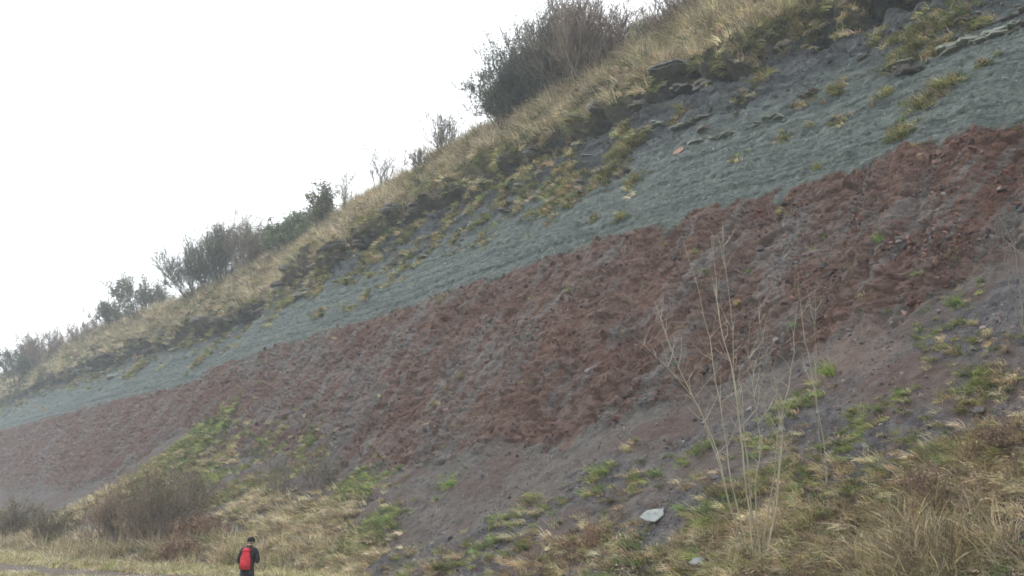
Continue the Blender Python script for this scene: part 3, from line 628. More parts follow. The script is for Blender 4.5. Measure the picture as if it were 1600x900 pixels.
for k in range(60):
    x = -27 + 130 * rg.uniform() ** 1.7; bed_ledge(x, rg.choice([20.7, 21.6, 22.6, 23.6]) + rg.normal(0, .12), rg.uniform(.5, 1.8), rg.uniform(.25, .45), rg.uniform(.09, .22), [M_DARK, M_DARK, M_PALE][k % 3], 1)


def plate(name, pts, th, mat, loc, rot, label, cat):
    bm = bmesh.new(); n = len(pts)
    top = [bm.verts.new((x, y, th + rg.normal(0, .006))) for x, y in pts]; bot = [bm.verts.new((x * .94 + rg.normal(0, .01), y * .94, 0)) for x, y in pts]
    bm.faces.new(top); bm.faces.new(bot[::-1])
    for i in range(n): bm.faces.new((bot[i], bot[(i + 1) % n], top[(i + 1) % n], top[i]))
    bmesh.ops.bevel(bm, geom=[e for e in bm.edges], offset=th * .15, segments=1, affect='EDGES')
    me = bpy.data.meshes.new(name); bm.to_mesh(me); bm.free()
    o = link(name, me, mat); o.location = loc; o.rotation_euler = rot; return tag(o, label, cat)
def facing(n, spin=0):
    return (Matrix.Rotation(0, 3, 'Z') @ Vector(n).to_track_quat('Z', 'Y').to_matrix() @ Matrix.Rotation(spin, 3, 'Z')).to_euler()
i = at(1021, 812); sc_ = dist[i] / F
nface = Vector((NN[i] * .4 + np.array([-.05, -.55, .5]))).normalized()
plate('stone_slab', [(-19 * sc_, -4 * sc_), (-9 * sc_, 10 * sc_), (4 * sc_, 13 * sc_), (16 * sc_, 14 * sc_), (18 * sc_, 2 * sc_), (6 * sc_, -13 * sc_), (-8 * sc_, -11 * sc_)], .07, M_SLAB, PT[i] + NN[i] * .08, facing(nface), 'pale grey flat stone slab tilted on the scree, larger of two', 'stone')
i = at(1093, 882); sc_ = dist[i] / F
plate('stone_slab', [(-12 * sc_, -4 * sc_), (-4 * sc_, 6 * sc_), (7 * sc_, 8 * sc_), (12 * sc_, 3 * sc_), (8 * sc_, -6 * sc_), (-5 * sc_, -8 * sc_)], .06, M_SLAB, PT[i] + NN[i] * .08, facing(nface), 'smaller pale grey stone slab lying in grass near the sapling foot', 'stone')
i = at(1061, 236); sc_ = dist[i] / F
plate('orange_stone', [(-12 * sc_, -4 * sc_), (-8 * sc_, 3 * sc_), (2 * sc_, 5 * sc_), (9 * sc_, 3 * sc_), (12 * sc_, -2 * sc_), (3 * sc_, -5 * sc_)], .12, M_RUST, PT[i] - NN[i] * .03, facing(NN[i]), 'rusty orange stone stuck out of the grey green bed', 'stone')

# ------------------------------------------------------------------ shrubs, trees
def prisms(segs, name, mat, sides=3):
    """segs: rows p0(3) p1(3) r0 r1 shade -> one mesh of thin tapering prisms"""
    a = np.asarray(segs, np.float64); p0, p1, r0, r1, sh = a[:, :3], a[:, 3:6], a[:, 6], a[:, 7], a[:, 8]
    d = p1 - p0; d /= np.linalg.norm(d, axis=1)[:, None] + 1e-9
    ref = np.where(np.abs(d[:, 2:3]) < .9, np.array([[0, 0, 1.]]), np.array([[1., 0, 0]])); u = np.cross(d, ref); u /= np.linalg.norm(u, axis=1)[:, None]; w = np.cross(d, u)
    vs_ = []
    for p, r in ((p0, r0), (p1, r1)):
        for k in range(sides):
            t = 2 * math.pi * k / sides; vs_.append(p + (u * math.cos(t) + w * math.sin(t)) * r[:, None])
    v = np.stack(vs_, 1); n = len(a); b = (np.arange(n) * 2 * sides)[:, None]
    fs = np.concatenate([np.concatenate([b + k, b + (k + 1) % sides, b + sides + (k + 1) % sides, b + sides + k], 1) for k in range(sides)])
    me = mesh_np(name, v.reshape(-1, 3), fs, True); attr(me, 'bv', np.repeat(sh, 2 * sides)); me.materials.append(mat); return me
def leaves(pts, size, name, mat, rg, per=1):
    pts = np.repeat(np.asarray(pts), per, 0); n = len(pts); pts = pts + rg.normal(0, size * 1.2, (n, 3))
    a = rg.normal(size=(n, 3)); a /= np.linalg.norm(a, axis=1)[:, None]; b = np.cross(a, rg.normal(size=(n, 3))); b /= np.linalg.norm(b, axis=1)[:, None]
    s_ = size * rg.uniform(.6, 1.3, (n, 1)); v = np.stack([pts - a * s_, pts + b * s_ * .5, pts + a * s_, pts - b * s_ * .5], 1)
    me = mesh_np(name, v.reshape(-1, 3), (np.arange(n) * 4)[:, None] + np.arange(4)); attr(me, 'bv', np.repeat(rg.uniform(size=n), 4)); me.materials.append(mat); return me
def branchy(rg, w, h, stems, kids=(5, 5), rmin=.012, r0=.05, lean=(0, 0), base=.3, wander=.16, ratio=.5, upw=.35):
    """stems that fan out into an uneven dome; returns stem segments, twig segments and twig points"""
    unit = lambda v: v / (np.linalg.norm(v, axis=1)[:, None] + 1e-9)
    a = rg.uniform(0, 6.28, stems); rr = np.sqrt(rg.uniform(size=stems)); c_, s_ = np.cos(a) * rr * w * .5, np.sin(a) * rr * w * .5
    p = np.stack([c_ * base, s_ * base, np.full(stems, -.25)], 1)
    e = np.stack([c_ + lean[0], s_ + lean[1], h * (1 - .45 * rr * rr) * rg.uniform(.7, 1.0, stems)], 1)
    d = e - p; L = np.linalg.norm(d, axis=1) * .8; d = unit(d); r = np.full(stems, r0); out = []; tips = None
    for lev in range(len(kids) + 1):
        n = 5 if lev == 0 else 3; m = len(p); sh = rg.uniform(size=m); pts = [p]; segs = []
        for k in range(n):
            d = unit(d + rg.normal(0, wander, (m, 3)) + np.array([0, 0, upw * .12])); q = pts[-1] + d * (L / n)[:, None]
            ra, rb = np.maximum(rmin, r * (1 - k / n * .75)), np.maximum(rmin * .8, r * (1 - (k + 1) / n * .75))
            segs.append(np.concatenate([pts[-1], q, ra[:, None], rb[:, None], sh[:, None]], 1)); pts.append(q)
        out.append(np.concatenate(segs)); P_ = np.stack(pts, 1)
        if lev == len(kids): tips = P_[:, 1:].reshape(-1, 3); break
        kk = kids[lev]; ix = np.repeat(np.arange(m), kk); f = rg.uniform(.25, 1, m * kk) * n; k = np.minimum(f.astype(int), n - 1); f = (f - k)[:, None]
        q = P_[ix, k] * (1 - f) + P_[ix, k + 1] * f; di = d[ix]; a = rg.normal(size=(m * kk, 3)); a = unit(a - di * (a * di).sum(1)[:, None])
        d = unit(di * rg.uniform(.5, 1, (m * kk, 1)) + a * rg.uniform(.45, .9, (m * kk, 1)) + np.array([0, 0, upw]))
        p = q; L = L[ix] * ratio * rg.uniform(.6, 1.15, m * kk); r = r[ix] * .45
    return out[0], np.concatenate(out[1:]), tips
BARK = {
    'grey': mat_bark('grey_twigs', (.17, .155, .135), (.25, .225, .19)),
    'brown': mat_bark('brown_twigs', (.185, .135, .105), (.26, .20, .155)),
    'dark': mat_bark('dark_twigs', (.085, .085, .07), (.15, .145, .115)),
    'mauve': mat_bark('mauve_twigs', (.185, .145, .115), (.25, .205, .165)),
    'pale': mat_bark('pale_green_bark', (.25, .23, .17), (.36, .33, .265)),
    'rust': mat_bark('rusty_bracken_stems', (.20, .105, .075), (.27, .17, .11)),
}
def mat_leaf(name, c1, c2):
    m = NT(name); pos = m.n('ShaderNodeTexCoord').outputs['Object']
    c = m.mix(m.ramp(m.noise(pos, .8, 3), .35, .65), c1, c2)
    c = m.mix(1.0, c, m.math('MULTIPLY_ADD', m.attr('bv').outputs['Fac'], .9, .55), 'MULTIPLY'); m.bsdf(c, .7, spec=.25); return m.m
LEAF = {'dark': mat_leaf('dark_evergreen_leaves', (.072, .084, .050), (.115, .122, .072)), 'green': mat_leaf('mid_green_leaves', (.10, .135, .06), (.17, .20, .085)), 'olive': mat_leaf('olive_leaves', (.12, .125, .065), (.19, .185, .10)), 'brown': mat_leaf('withered_leaves', (.20, .13, .085), (.29, .20, .13))}
def shrub(name, label, cat, px, py, w, h, bark='grey', stems=16, kids=(5, 5), leaf=None, lsize=.10, per=1, group=None, depth=0, sink=.25, rmin=.012, r0=.05, loc=None, **kw):
    """px,py: where its foot stands; w,h in metres"""
    p = PT[at(px, py)].copy() if loc is None else np.array(loc)
    if group == CR: w, h, depth, stems, rmin = w * 1.3, h * 1.42, depth * .3, int(stems * 1.4), max(rmin, .017); w, h = (w * 1.25, h * .80) if px < 480 else (w, h); kw.setdefault('upw', .5); kids = (kids[0] + 1, kids[1])
    p = p + np.array([-NRM[0], -NRM[1], 0]) * depth; p[2] -= sink
    o = empty(name, p); tag(o, label, cat, group)
    st, tw, tips = branchy(rg, w, h, stems, kids, rmin, r0, **kw)
    tk = link('trunk', prisms(st, 'trunk', BARK[bark], 4), None, o); tk['kind'] = 'stuff'
    c = link('crown', prisms(tw, 'crown', BARK[bark]), None, o)
    if leaf: link('foliage', leaves(tips, lsize, 'foliage', LEAF[leaf], rg, per), None, o)
    return o
CR = 'shrubs along the cliff top'
shrub('evergreen_bush', 'dark dense evergreen bush leaning out at the cliff edge', 'bush', 790, 198, 3.6, 5.8, 'dark', 30, (7, 7), 'dark', .075, 3, CR, 1.2, lean=(-.6, 0), wander=.2)
shrub('evergreen_bush', 'dark olive bush beside the brown thicket, middle of the big clump', 'bush', 845, 160, 4.6, 6.0, 'dark', 30, (7, 7), 'dark', .07, 2, CR, 1.6, wander=.18)
shrub('thorn_bush', 'tall greyish bare thicket at the back of the big clump', 'bush', 870, 150, 4.0, 6.6, 'grey', 30, (7, 7), 'olive', .06, 1, CR, 2.6)
shrub('thorn_bush', 'large reddish brown bare thicket on the brow, tallest of the clump', 'bush', 908, 130, 4.4, 6.0, 'mauve', 38, (7, 7), 'brown', .045, 1, CR, 1.4)
shrub('thorn_bush', 'sparse bare shrub on the brow, uphill end of the clump', 'bush', 955, 100, 2.4, 4.0, 'mauve', 12, (5, 5), None, group=CR, depth=1.2)
shrub('thorn_bush', 'small grey bare shrub alone on the brow below the clump', 'bush', 690, 243, 3.6, 3.4, 'grey', 16, (5, 5), None, group=CR, depth=1.0)
shrub('thorn_bush', 'low grey shrub on the brow, downhill of the small grey shrub', 'bush', 655, 262, 2.4, 2.0, 'mauve', 14, (5, 4), None, group=CR, depth=.8)
shrub('bare_tree', 'sparse bare little tree on the skyline with open rounded crown', 'tree', 585, 303, 3.8, 4.6, 'grey', 7, (6, 6), None, group=CR, depth=2.4, base=.1)
shrub('bare_tree', 'thin pale yellowish sapling on the skyline', 'tree', 534, 333, 2.0, 4.0, 'pale', 6, (5, 4), None, group=CR, depth=2.0, base=.25, rmin=.015)
shrub('evergreen_bush', 'dark upright evergreen, uphill end of the green bushes on the skyline', 'bush', 490, 347, 2.0, 3.6, 'dark', 12, (6, 5), 'olive', .12, 3, CR, 2.4, base=.5)
shrub('evergreen_bush', 'rounded green bush touching the dark upright evergreen', 'bush', 458, 362, 3.2, 4.2, 'dark', 16, (6, 5), 'green', .14, 3, CR, 2.8)
shrub('evergreen_bush', 'larger rounded green bush, downhill of its twin', 'bush', 425, 382, 4.0, 5.2, 'dark', 18, (6, 5), 'green', .14, 3, CR, 3.0)
shrub('thorn_bush', 'grey brown bare thicket next to the rounded green bushes', 'bush', 385, 410, 6.4, 6.4, 'mauve', 34, (7, 6), 'olive', .09, 1, CR, 2.2)
shrub('thorn_bush', 'dark grey dense thicket hanging over the pale grass', 'bush', 345, 432, 7.0, 7.0, 'dark', 38, (7, 6), 'olive', .09, 2, CR, 1.8)
shrub('thorn_bush', 'dark thicket with a spiky outer edge on the skyline', 'bush', 300, 458, 7.0, 6.6, 'dark', 36, (7, 6), 'olive', .09, 2, CR, 1.6, lean=(-.6, 0))
shrub('thorn_bush', 'grey hazy thicket on the far brow, broader one', 'bush', 215, 492, 7.0, 6.6, 'dark', 24, (6, 6), 'olive', .13, 2, CR, 1.6, rmin=.018)
shrub('thorn_bush', 'grey hazy thicket on the far brow, lower one', 'bush', 168, 512, 5.6, 4.6, 'dark', 20, (6, 5), 'olive', .13, 2, CR, 1.6, rmin=.018)
shrub('thorn_bush', 'low pinkish scrub between the far thickets', 'bush', 122, 535, 6.0, 4.2, 'mauve', 22, (6, 5), None, group=CR, depth=1.4, rmin=.022)
shrub('thorn_bush', 'pinkish grey bush at the far end of the brow', 'bush', 62, 570, 8.0, 8.0, 'mauve', 26, (6, 6), 'brown', .12, 1, CR, 2.0, rmin=.022)
shrub('thorn_bush', 'dark bush at the picture edge on the far brow', 'bush', 22, 600, 8.0, 8.5, 'dark', 26, (6, 6), 'olive', .15, 2, CR, 1.6, rmin=.022)
for (px, py, w, h, lb, bk_) in ((1035, 50, 3.0, 2.6, 'low bare scrub on the brow, first uphill of the big clump', 'mauve'), (1075, 28, 2.8, 2.4, 'low bare scrub on the brow, second uphill of the big clump', 'mauve'), (1120, 8, 3.0, 2.2, 'low reddish scrub on the brow at the picture top', 'rust'), (1005, 68, 1.8, 1.6, 'tiny grey scrub on the brow beside the sparse shrub', 'grey')):
    shrub('thorn_bush', lb, 'bush', px, py, w, h, bk_, 16, (5, 4), None, group=CR, depth=.8)
LO = 'shrubs at the foot of the slope'
shrub('thicket', 'big brown leafless thicket at the foot of the grassy cone', 'shrub', 250, 845, 5.0, 4.6, 'brown', 50, (6, 5), 'olive', .05, 1, LO, rmin=.008, r0=.03, upw=.6)
shrub('thicket', 'brown grey thicket, outer half beside the big brown one', 'shrub', 178, 850, 4.4, 3.6, 'brown', 36, (6, 5), 'brown', .05, 1, LO, rmin=.008, r0=.03, upw=.6)
shrub('thicket', 'bare mauve shrub uphill of the big brown thicket', 'shrub', 300, 790, 3.2, 3.0, 'mauve', 30, (6, 4), None, group=LO, rmin=.008, r0=.025, upw=.6)
shrub('thicket', 'dark green brown bush at the picture edge below the red cliff', 'shrub', 25, 842, 4.6, 3.4, 'brown', 34, (6, 5), 'olive', .07, 1, LO, rmin=.012)
shrub('thicket', 'low dull green bush next to the dark bush', 'shrub', 85, 842, 4.0, 2.2, 'brown', 24, (6, 5), 'olive', .06, 1, LO, rmin=.012)
shrub('thicket', 'tall thin grey shrub above the tall straw grass', 'shrub', 440, 775, 3.0, 3.2, 'grey', 22, (5, 4), None, group=LO, rmin=.007, r0=.022, upw=.6)
shrub('thicket', 'second thin grey shrub, nearer the bare scree', 'shrub', 500, 760, 2.6, 2.6, 'grey', 16, (5, 4), 'olive', .05, 1, LO, rmin=.007, r0=.022, upw=.6)
shrub('bracken', 'rust coloured dead bracken beside the big thicket', 'bracken', 315, 842, 3.4, 1.5, 'rust', 40, (6, 4), 'brown', .06, 1, LO, rmin=.008, r0=.014)
shrub('bracken', 'low rust coloured bracken near the walker', 'bracken', 285, 868, 3.0, 1.1, 'rust', 36, (5, 4), 'brown', .06, 1, LO, rmin=.008, r0=.012)
shrub('bramble', 'brown bramble mound on the scree beside the pale slab', 'bramble', 935, 850, 1.6, .8, 'rust', 26, (6, 4), 'brown', .03, 1, LO, rmin=.004, r0=.008)
shrub('bramble', 'brown bramble tangle in the corner below the dark scree', 'bramble', 1480, 770, 2.2, .9, 'mauve', 30, (6, 4), 'brown', .028, 1, LO, rmin=.004, r0=.008)
shrub('bramble', 'straw brown tangle of stalks at the picture edge', 'bramble', 1570, 690, 1.8, .9, 'brown', 26, (6, 4), 'brown', .028, 1, LO, rmin=.004, r0=.008)

def tube(pts, rad, sides=7):
    pts = np.asarray(pts, float); n = len(pts); v, f = [], []
    for i in range(n):
        d = pts[min(i + 1, n - 1)] - pts[max(i - 1, 0)]; d /= np.linalg.norm(d); u = np.cross(d, [.2, 1, .1]); u /= np.linalg.norm(u); w = np.cross(d, u)
        for k in range(sides): t = 6.2832 * k / sides; v.append(pts[i] + (u * math.cos(t) + w * math.sin(t)) * rad[i])
    for i in range(n - 1):
        for k in range(sides): f.append((i * sides + k, i * sides + (k + 1) % sides, (i + 1) * sides + (k + 1) % sides, (i + 1) * sides + k))
    return np.array(v), np.array(f)
def resample(pts, n):
    pts = np.asarray(pts, float); t = np.r_[0, np.cumsum(np.linalg.norm(np.diff(pts, axis=0), axis=1))]; u = np.linspace(0, t[-1], n)
    r = np.stack([np.interp(u, t, pts[:, k]) for k in range(3)], 1)
    for _ in range(2): r[1:-1] = (r[:-2] + 2 * r[1:-1] + r[2:]) / 4
    return r
def sapling(name, label, stems, d0, foot, bark, r0, twigs=7, spread=.35):
    root = empty(name, foot); tag(root, label, 'tree'); tw = []
    for j, line in enumerate(stems):
        fi = at(line[0][0], line[0][1], 6); dd = float(yc[fi]) + .05; n = len(line); grow = rg.uniform(.1, .9)
        p3 = [pixray(x, y, dd + (k / n) * (grow + rg.normal(0, .25))) - foot for k, (x, y) in enumerate(line)]
        p3 = resample(p3, 16); p3[1:] += np.cumsum(rg.normal(0, .020, (15, 3)), 0) * np.array([1, .3, .4]) + rg.normal(0, .008, (15, 3)); r = np.linspace(r0, .005, 16) * rg.uniform(.75, 1.1)
        v, f = tube(p3, r); me = mesh_np('trunk', v, f, True); attr(me, 'bv', np.full(len(v), rg.uniform(.3, .8))); link('trunk', me, BARK[bark], root)
        for k in range(twigs):
            i = rg.integers(5, 15); a = rg.normal(size=3); a[2] = abs(a[2]) + .9; a /= np.linalg.norm(a); p = p3[i]; L = rg.uniform(.35, 1.0); sh = rg.uniform(.2, .9)
            for m_ in range(3):
                q = p + a * L / 3; tw.append((*p, *q, .007 - .0015 * m_, .0055 - .0015 * m_, sh)); p = q; a = a + rg.normal(0, .12, 3) + np.array([0, 0, .08]); a /= np.linalg.norm(a)
                if m_ == 1:
                    b = a + rg.normal(0, .45, 3); b /= np.linalg.norm(b); tw.append((*p, *(p + b * L * .35), .004, .003, sh))
    link('crown', prisms(tw, 'crown', BARK[bark]), None, root)
    return root
STEMS = [
    [(1172, 868), (1156, 800), (1143, 735), (1132, 640), (1112, 540), (1102, 460), (1080, 395), (1072, 362)],
    [(1178, 872), (1170, 800), (1156, 700), (1148, 610), (1122, 520), (1114, 440), (1106, 372)],
    [(1182, 866), (1178, 790), (1170, 690), (1150, 590), (1150, 500), (1136, 420), (1133, 352)],
    [(1190, 872), (1203, 800), (1216, 740), (1221, 660), (1217, 600), (1198, 545), (1188, 480)],
    [(1194, 866), (1212, 770), (1219, 690), (1188, 640), (1174, 590), (1158, 540)],
    [(1168, 866), (1142, 790), (1122, 690), (1082, 600), (1054, 545), (1026, 470)],
    [(1164, 870), (1136, 770), (1104, 660), (1056, 585), (1014, 545), (980, 520)],
    [(1196, 872), (1212, 790), (1220, 640), (1233, 580), (1240, 470)],
    [(1188, 876), (1178, 780), (1196, 690), (1184, 610), (1190, 560)],
]
i = at(1180, 870, 6); foot1 = PT[i].copy(); dep1 = float(yc[i])
sapling('sapling', 'pale many-stemmed bare sapling standing on the scree before the red cliff', STEMS, dep1, foot1, 'pale', .020, 17)
foot2 = PT[at(1292, 752, 6)].copy(); dep2 = float(foot2[1] * cp + (foot2[2] - CZ) * sp)
sapling('sapling', 'slender bare sapling with two stems, uphill of the many-stemmed one', [[(1292, 758), (1283, 680), (1272, 600), (1255, 545), (1248, 490), (1243, 430)], [(1292, 758), (1280, 660), (1278, 570), (1276, 500), (1280, 440)]], dep2, foot2, 'pale', .016, 10, .1)
foot3 = PT[at(1597, 515, 6)].copy(); dep3 = float(foot3[1] * cp + (foot3[2] - CZ) * sp)
sapling('sapling', 'thin bare sapling at the picture edge below the red cliff', [[(1600, 520), (1586, 470), (1577, 420), (1570, 350)], [(1602, 520), (1590, 440), (1580, 370), (1560, 330)], [(1602, 520), (1604, 440), (1595, 380)]], dep3, foot3, 'grey', .018, 5, .1)

# ------------------------------------------------------------------ single plants one can pick out
def grass_plant(label, px, py, L, n, col, comb=.55, R=.16, W=.014, name='grass_tuft', cat='grass tuft', droop=.3):
    i = at(px, py); v, f, b = blades(n, L, W, R, droop, comb, rg, seg=4)
    me = mesh_np(name, v, f, True); attr(me, 'bv', b); attr(me, 'tint', np.array(col) * rg.uniform(.7, 1.3, (len(v), 1)) ** .6 * np.ones((1, 3)), 'FLOAT_COLOR')
    o = link(name, me, M_TUFT); o.location = PT[i] - NN[i] * .04; o.rotation_euler = tuple(down_rot(NN[i:i + 1], .2)[0])
    return tag(o, label, cat, 'bright tufts on the bare slope')
M_TUFT = mat_tint('tuft_blades', 'GEOMETRY')
for a_ in [
    ('tall lime green tuft between the two pale saplings', 1298, 585, .75, 130, (.27, .35, .085), .5, .22),
    ('small bright green tuft alone high on the red cliff', 1375, 374, .40, 80, (.17, .28, .075), .4, .14),
    ('green tuft on grey scree at the foot of the red cliff, highest one', 1497, 472, .5, 80, (.20, .29, .08), .6, .18),
    ('yellowish tuft on the lip of the red and grey green beds', 1410, 215, .7, 90, (.27, .26, .10), .5, .25),
    ('olive tuft on the grey green bed just above the red', 1277, 262, .5, 80, (.27, .27, .09), .4, .2),
    ('large olive tuft hanging across the grey green bed near the picture edge', 1480, 135, .95, 150, (.25, .25, .11), .7, .35),
    ('olive tuft below the dark overhang', 1305, 140, .7, 110, (.25, .26, .10), .6, .3),
    ('shaggy olive tuft on grey green bed beside the rusty hollow', 1385, 150, .6, 100, (.25, .25, .11), .5, .25),
    ('green tuft below the pale ledge', 1225, 218, .5, 80, (.22, .23, .09), .5, .2),
    ('olive tuft by the rusty orange stone', 992, 222, .7, 100, (.28, .28, .11), .6, .3),
    ('dull tuft on the grey green bed above the sapling tops', 972, 340, .6, 80, (.25, .26, .10), .5, .22),
    ('bright green tuft on the smooth scree tongue', 710, 757, .65, 110, (.19, .28, .08), .7, .25),
    ('green and straw tuft in the middle of the smooth scree', 945, 738, .6, 110, (.23, .29, .09), .7, .25),
    ('small green tuft on the lower red face', 680, 632, .45, 60, (.20, .25, .08), .5, .18),
    ('small yellow green tuft on the red face, uphill of its neighbour', 720, 588, .45, 60, (.25, .27, .09), .5, .18),
    ('green tuft on the grassy cone edge, against the red face', 490, 690, .7, 90, (.21, .27, .08), .5, .3),
    ('lime tuft leaning over dark scree below the brown tangle', 1530, 600, .6, 100, (.26, .32, .09), .6, .22),
    ('yellow flowered tuft in the meadow by the track', 185, 886, .5, 90, (.48, .46, .09), .1, .3),
]: grass_plant(*a_)
# broad leaved dock
i = at(1336, 856); dk_ = empty('dock_plant', PT[i]); tag(dk_, 'dark green broad leaved plant in the dry grass', 'plant')
M_DOCK = mat_leaf('dock_leaves', (.055, .12, .045), (.09, .17, .06))
for k in range(11):
    a = k * 2.4; l = rg.uniform(.16, .28); pts = []
    for j in range(5):
        t = j / 4; w = .055 * math.sin(math.pi * min(1, t * .85 + .12)); r = l * t; z = .16 * math.sin(t * 2.0) + .04 * k / 11
        c_, s_ = math.cos(a), math.sin(a); pts += [(r * c_ - w * s_, r * s_ + w * c_, z), (r * c_, r * s_, z - .012), (r * c_ + w * s_, r * s_ - w * c_, z)]
    fs = [(3 * j + m_, 3 * j + m_ + 1, 3 * j + m_ + 4, 3 * j + m_ + 3) for j in range(4) for m_ in (0, 1)]
    me = mesh_np('leaf', np.array(pts), np.array(fs), True); attr(me, 'bv', np.full(len(pts), rg.uniform())); link('leaf', me, M_DOCK, dk_)

# ------------------------------------------------------------------ the walker
def skin(name, joints, edges, mat, parent=None, sub=2):
    """joints: {key: ((x,y,z), (rx,ry))}"""
    keys = list(joints); me = bpy.data.meshes.new(name)
    me.from_pydata([joints[k][0] for k in keys], [(keys.index(a), keys.index(b)) for a, b in edges], [])
    o = link(name, me, mat, parent); md = o.modifiers.new('skin', 'SKIN'); md.use_smooth_shade = True
    for k, sv in zip(keys, me.skin_vertices[0].data): sv.radius = joints[k][1]; sv.use_root = (k == keys[0])
    if sub: s_ = o.modifiers.new('sub', 'SUBSURF'); s_.levels = sub; s_.render_levels = sub
    return o
def flat_mat(name, c, rough=.8, scale=14, spec=.2): return mat_plain(name, c, tuple(min(1, x * 1.5 + .004) for x in c), scale, rough, .35, .01, spec)
M_SKIN = flat_mat('skin', (.42, .27, .20), .6); M_JKT = flat_mat('black_jacket', (.016, .018, .022), .75); M_TRS = flat_mat('dark_trousers', (.022, .027, .036), .85)
M_BAG = flat_mat('red_bag_cloth', (.40, .028, .040), .7); M_BAG2 = flat_mat('dark_bag_trim', (.05, .014, .02), .7); M_HAT = flat_mat('black_hat', (.012, .012, .014), .9); M_BOOT = flat_mat('brown_boots', (.05, .035, .025), .7); M_HAIR = flat_mat('grey_hair', (.16, .15, .14), .8)
pf_ = ground_at(383, 942, 0.0)
J = {'pelvis': ((0, 0, .98), (.15, .11)), 'belly': ((0, .01, 1.14), (.145, .105)), 'chest': ((0, .03, 1.36), (.165, .115)), 'nb': ((0, .07, 1.50), (.07, .065)), 'neck': ((.01, .10, 1.56), (.055, .055)),
     'head': ((.015, .135, 1.65), (.078, .092)), 'crown': ((.015, .14, 1.75), (.062, .075)), 'jaw': ((.015, .20, 1.60), (.045, .045)), 'nose': ((.015, .245, 1.655), (.012, .014)),
     'earl': ((-.075, .135, 1.655), (.012, .02)), 'earr': ((.105, .135, 1.655), (.012, .02)),
     'shl': ((-.19, .04, 1.43), (.06, .06)), 'ell': ((-.27, .02, 1.14), (.044, .044)), 'wrl': ((-.20, .20, 1.00), (.03, .03)), 'hal': ((-.16, .27, 1.00), (.034, .02)),
     'shr': ((.19, .05, 1.43), (.06, .06)), 'elr': ((.30, -.01, 1.16), (.044, .044)), 'wrr': ((.20, .20, 1.10), (.03, .03)), 'har': ((.13, .26, 1.12), (.034, .02)),
     'hipl': ((-.10, 0, .92), (.095, .10)), 'knl': ((-.115, .03, .50), (.062, .065)), 'anl': ((-.12, -.01, .10), (.045, .05)), 'tol': ((-.125, .16, .05), (.042, .035)),
     'hipr': ((.10, 0, .92), (.095, .10)), 'knr': ((.115, .05, .50), (.062, .065)), 'anr': ((.12, .02, .10), (.045, .05)), 'tor': ((.13, .19, .05), (.042, .035))}
E_ = [('pelvis', 'belly'), ('belly', 'chest'), ('chest', 'nb'), ('nb', 'neck'), ('neck', 'head'), ('head', 'crown'), ('head', 'jaw'), ('head', 'nose'), ('head', 'earl'), ('head', 'earr'),
      ('chest', 'shl'), ('shl', 'ell'), ('ell', 'wrl'), ('wrl', 'hal'), ('chest', 'shr'), ('shr', 'elr'), ('elr', 'wrr'), ('wrr', 'har'),
      ('pelvis', 'hipl'), ('hipl', 'knl'), ('knl', 'anl'), ('anl', 'tol'), ('pelvis', 'hipr'), ('hipr', 'knr'), ('knr', 'anr'), ('anr', 'tor')]
for sd_, h in (('l', 'hal'), ('r', 'har')):
    b = np.array(J[h][0]); sx = 1 if sd_ == 'l' else -1
    for k in range(4):
        k1, k2 = f'f{k}{sd_}', f'g{k}{sd_}'; off = np.array([sx * .012 * k - sx * .02, .045, .026 - .017 * k]); ln = (.036, .042, .040, .030)[k]
        J[k1] = (tuple(b + off), (.009, .009)); J[k2] = (tuple(b + off + np.array([sx * .012, ln * .7, -.02])), (.008, .008)); E_ += [(h, k1), (k1, k2)]
    J['t' + sd_] = (tuple(b + np.array([sx * .035, .015, .03])), (.010, .010)); E_.append((h, 't' + sd_))
person = skin('person', J, E_, M_SKIN, None, 2)
person.location = pf_; person.rotation_euler = (0, 0, math.radians(-3))
tag(person, 'walker in black jacket and dark hat seen from behind, head bowed', 'person')
g = lambda k, r, dz=0: ((J[k][0][0], J[k][0][1], J[k][0][2] + dz), r)
JK = {'hem': ((0, 0, .76), (.19, .155)), 'pelvis': g('pelvis', (.205, .165), -.02), 'belly': g('belly', (.185, .145)), 'chest': g('chest', (.20, .150)), 'nb': ((0, .07, 1.505), (.10, .085)), 'col': ((.005, .09, 1.575), (.095, .09)),
      'shl': g('shl', (.085, .085)), 'ell': g('ell', (.068, .068)), 'wrl': g('wrl', (.048, .048)), 'shr': g('shr', (.085, .085)), 'elr': g('elr', (.070, .070)), 'wrr': g('wrr', (.048, .048))}
skin('jacket', JK, [('hem', 'pelvis'), ('pelvis', 'belly'), ('belly', 'chest'), ('chest', 'nb'), ('nb', 'col'), ('chest', 'shl'), ('shl', 'ell'), ('ell', 'wrl'), ('chest', 'shr'), ('shr', 'elr'), ('elr', 'wrr')], M_JKT, person)
TK = {'pelvis': g('pelvis', (.165, .130)), 'hipl': g('hipl', (.110, .115), -.06), 'knl': g('knl', (.080, .085)), 'anl': g('anl', (.068, .072), .0), 'hipr': g('hipr', (.110, .115), -.06), 'knr': g('knr', (.080, .085)), 'anr': g('anr', (.068, .072), .0)}
skin('trousers', TK, [('pelvis', 'hipl'), ('hipl', 'knl'), ('knl', 'anl'), ('pelvis', 'hipr'), ('hipr', 'knr'), ('knr', 'anr')], M_TRS, person)
for a_, t_ in (('anl', 'tol'), ('anr', 'tor')):
    skin('boot', {'a': ((J[a_][0][0], J[a_][0][1] - .01, .13), (.056, .062)), 'h': ((J[a_][0][0], J[a_][0][1] - .02, .055), (.05, .055)), 't': (J[t_][0], (.05, .048))}, [('a', 'h'), ('h', 't')], M_BOOT, person)
skin('hair', {'a': ((.015, .095, 1.585), (.092, .075)), 'b': ((.015, .105, 1.67), (.095, .085))}, [('a', 'b')], M_HAIR, person)
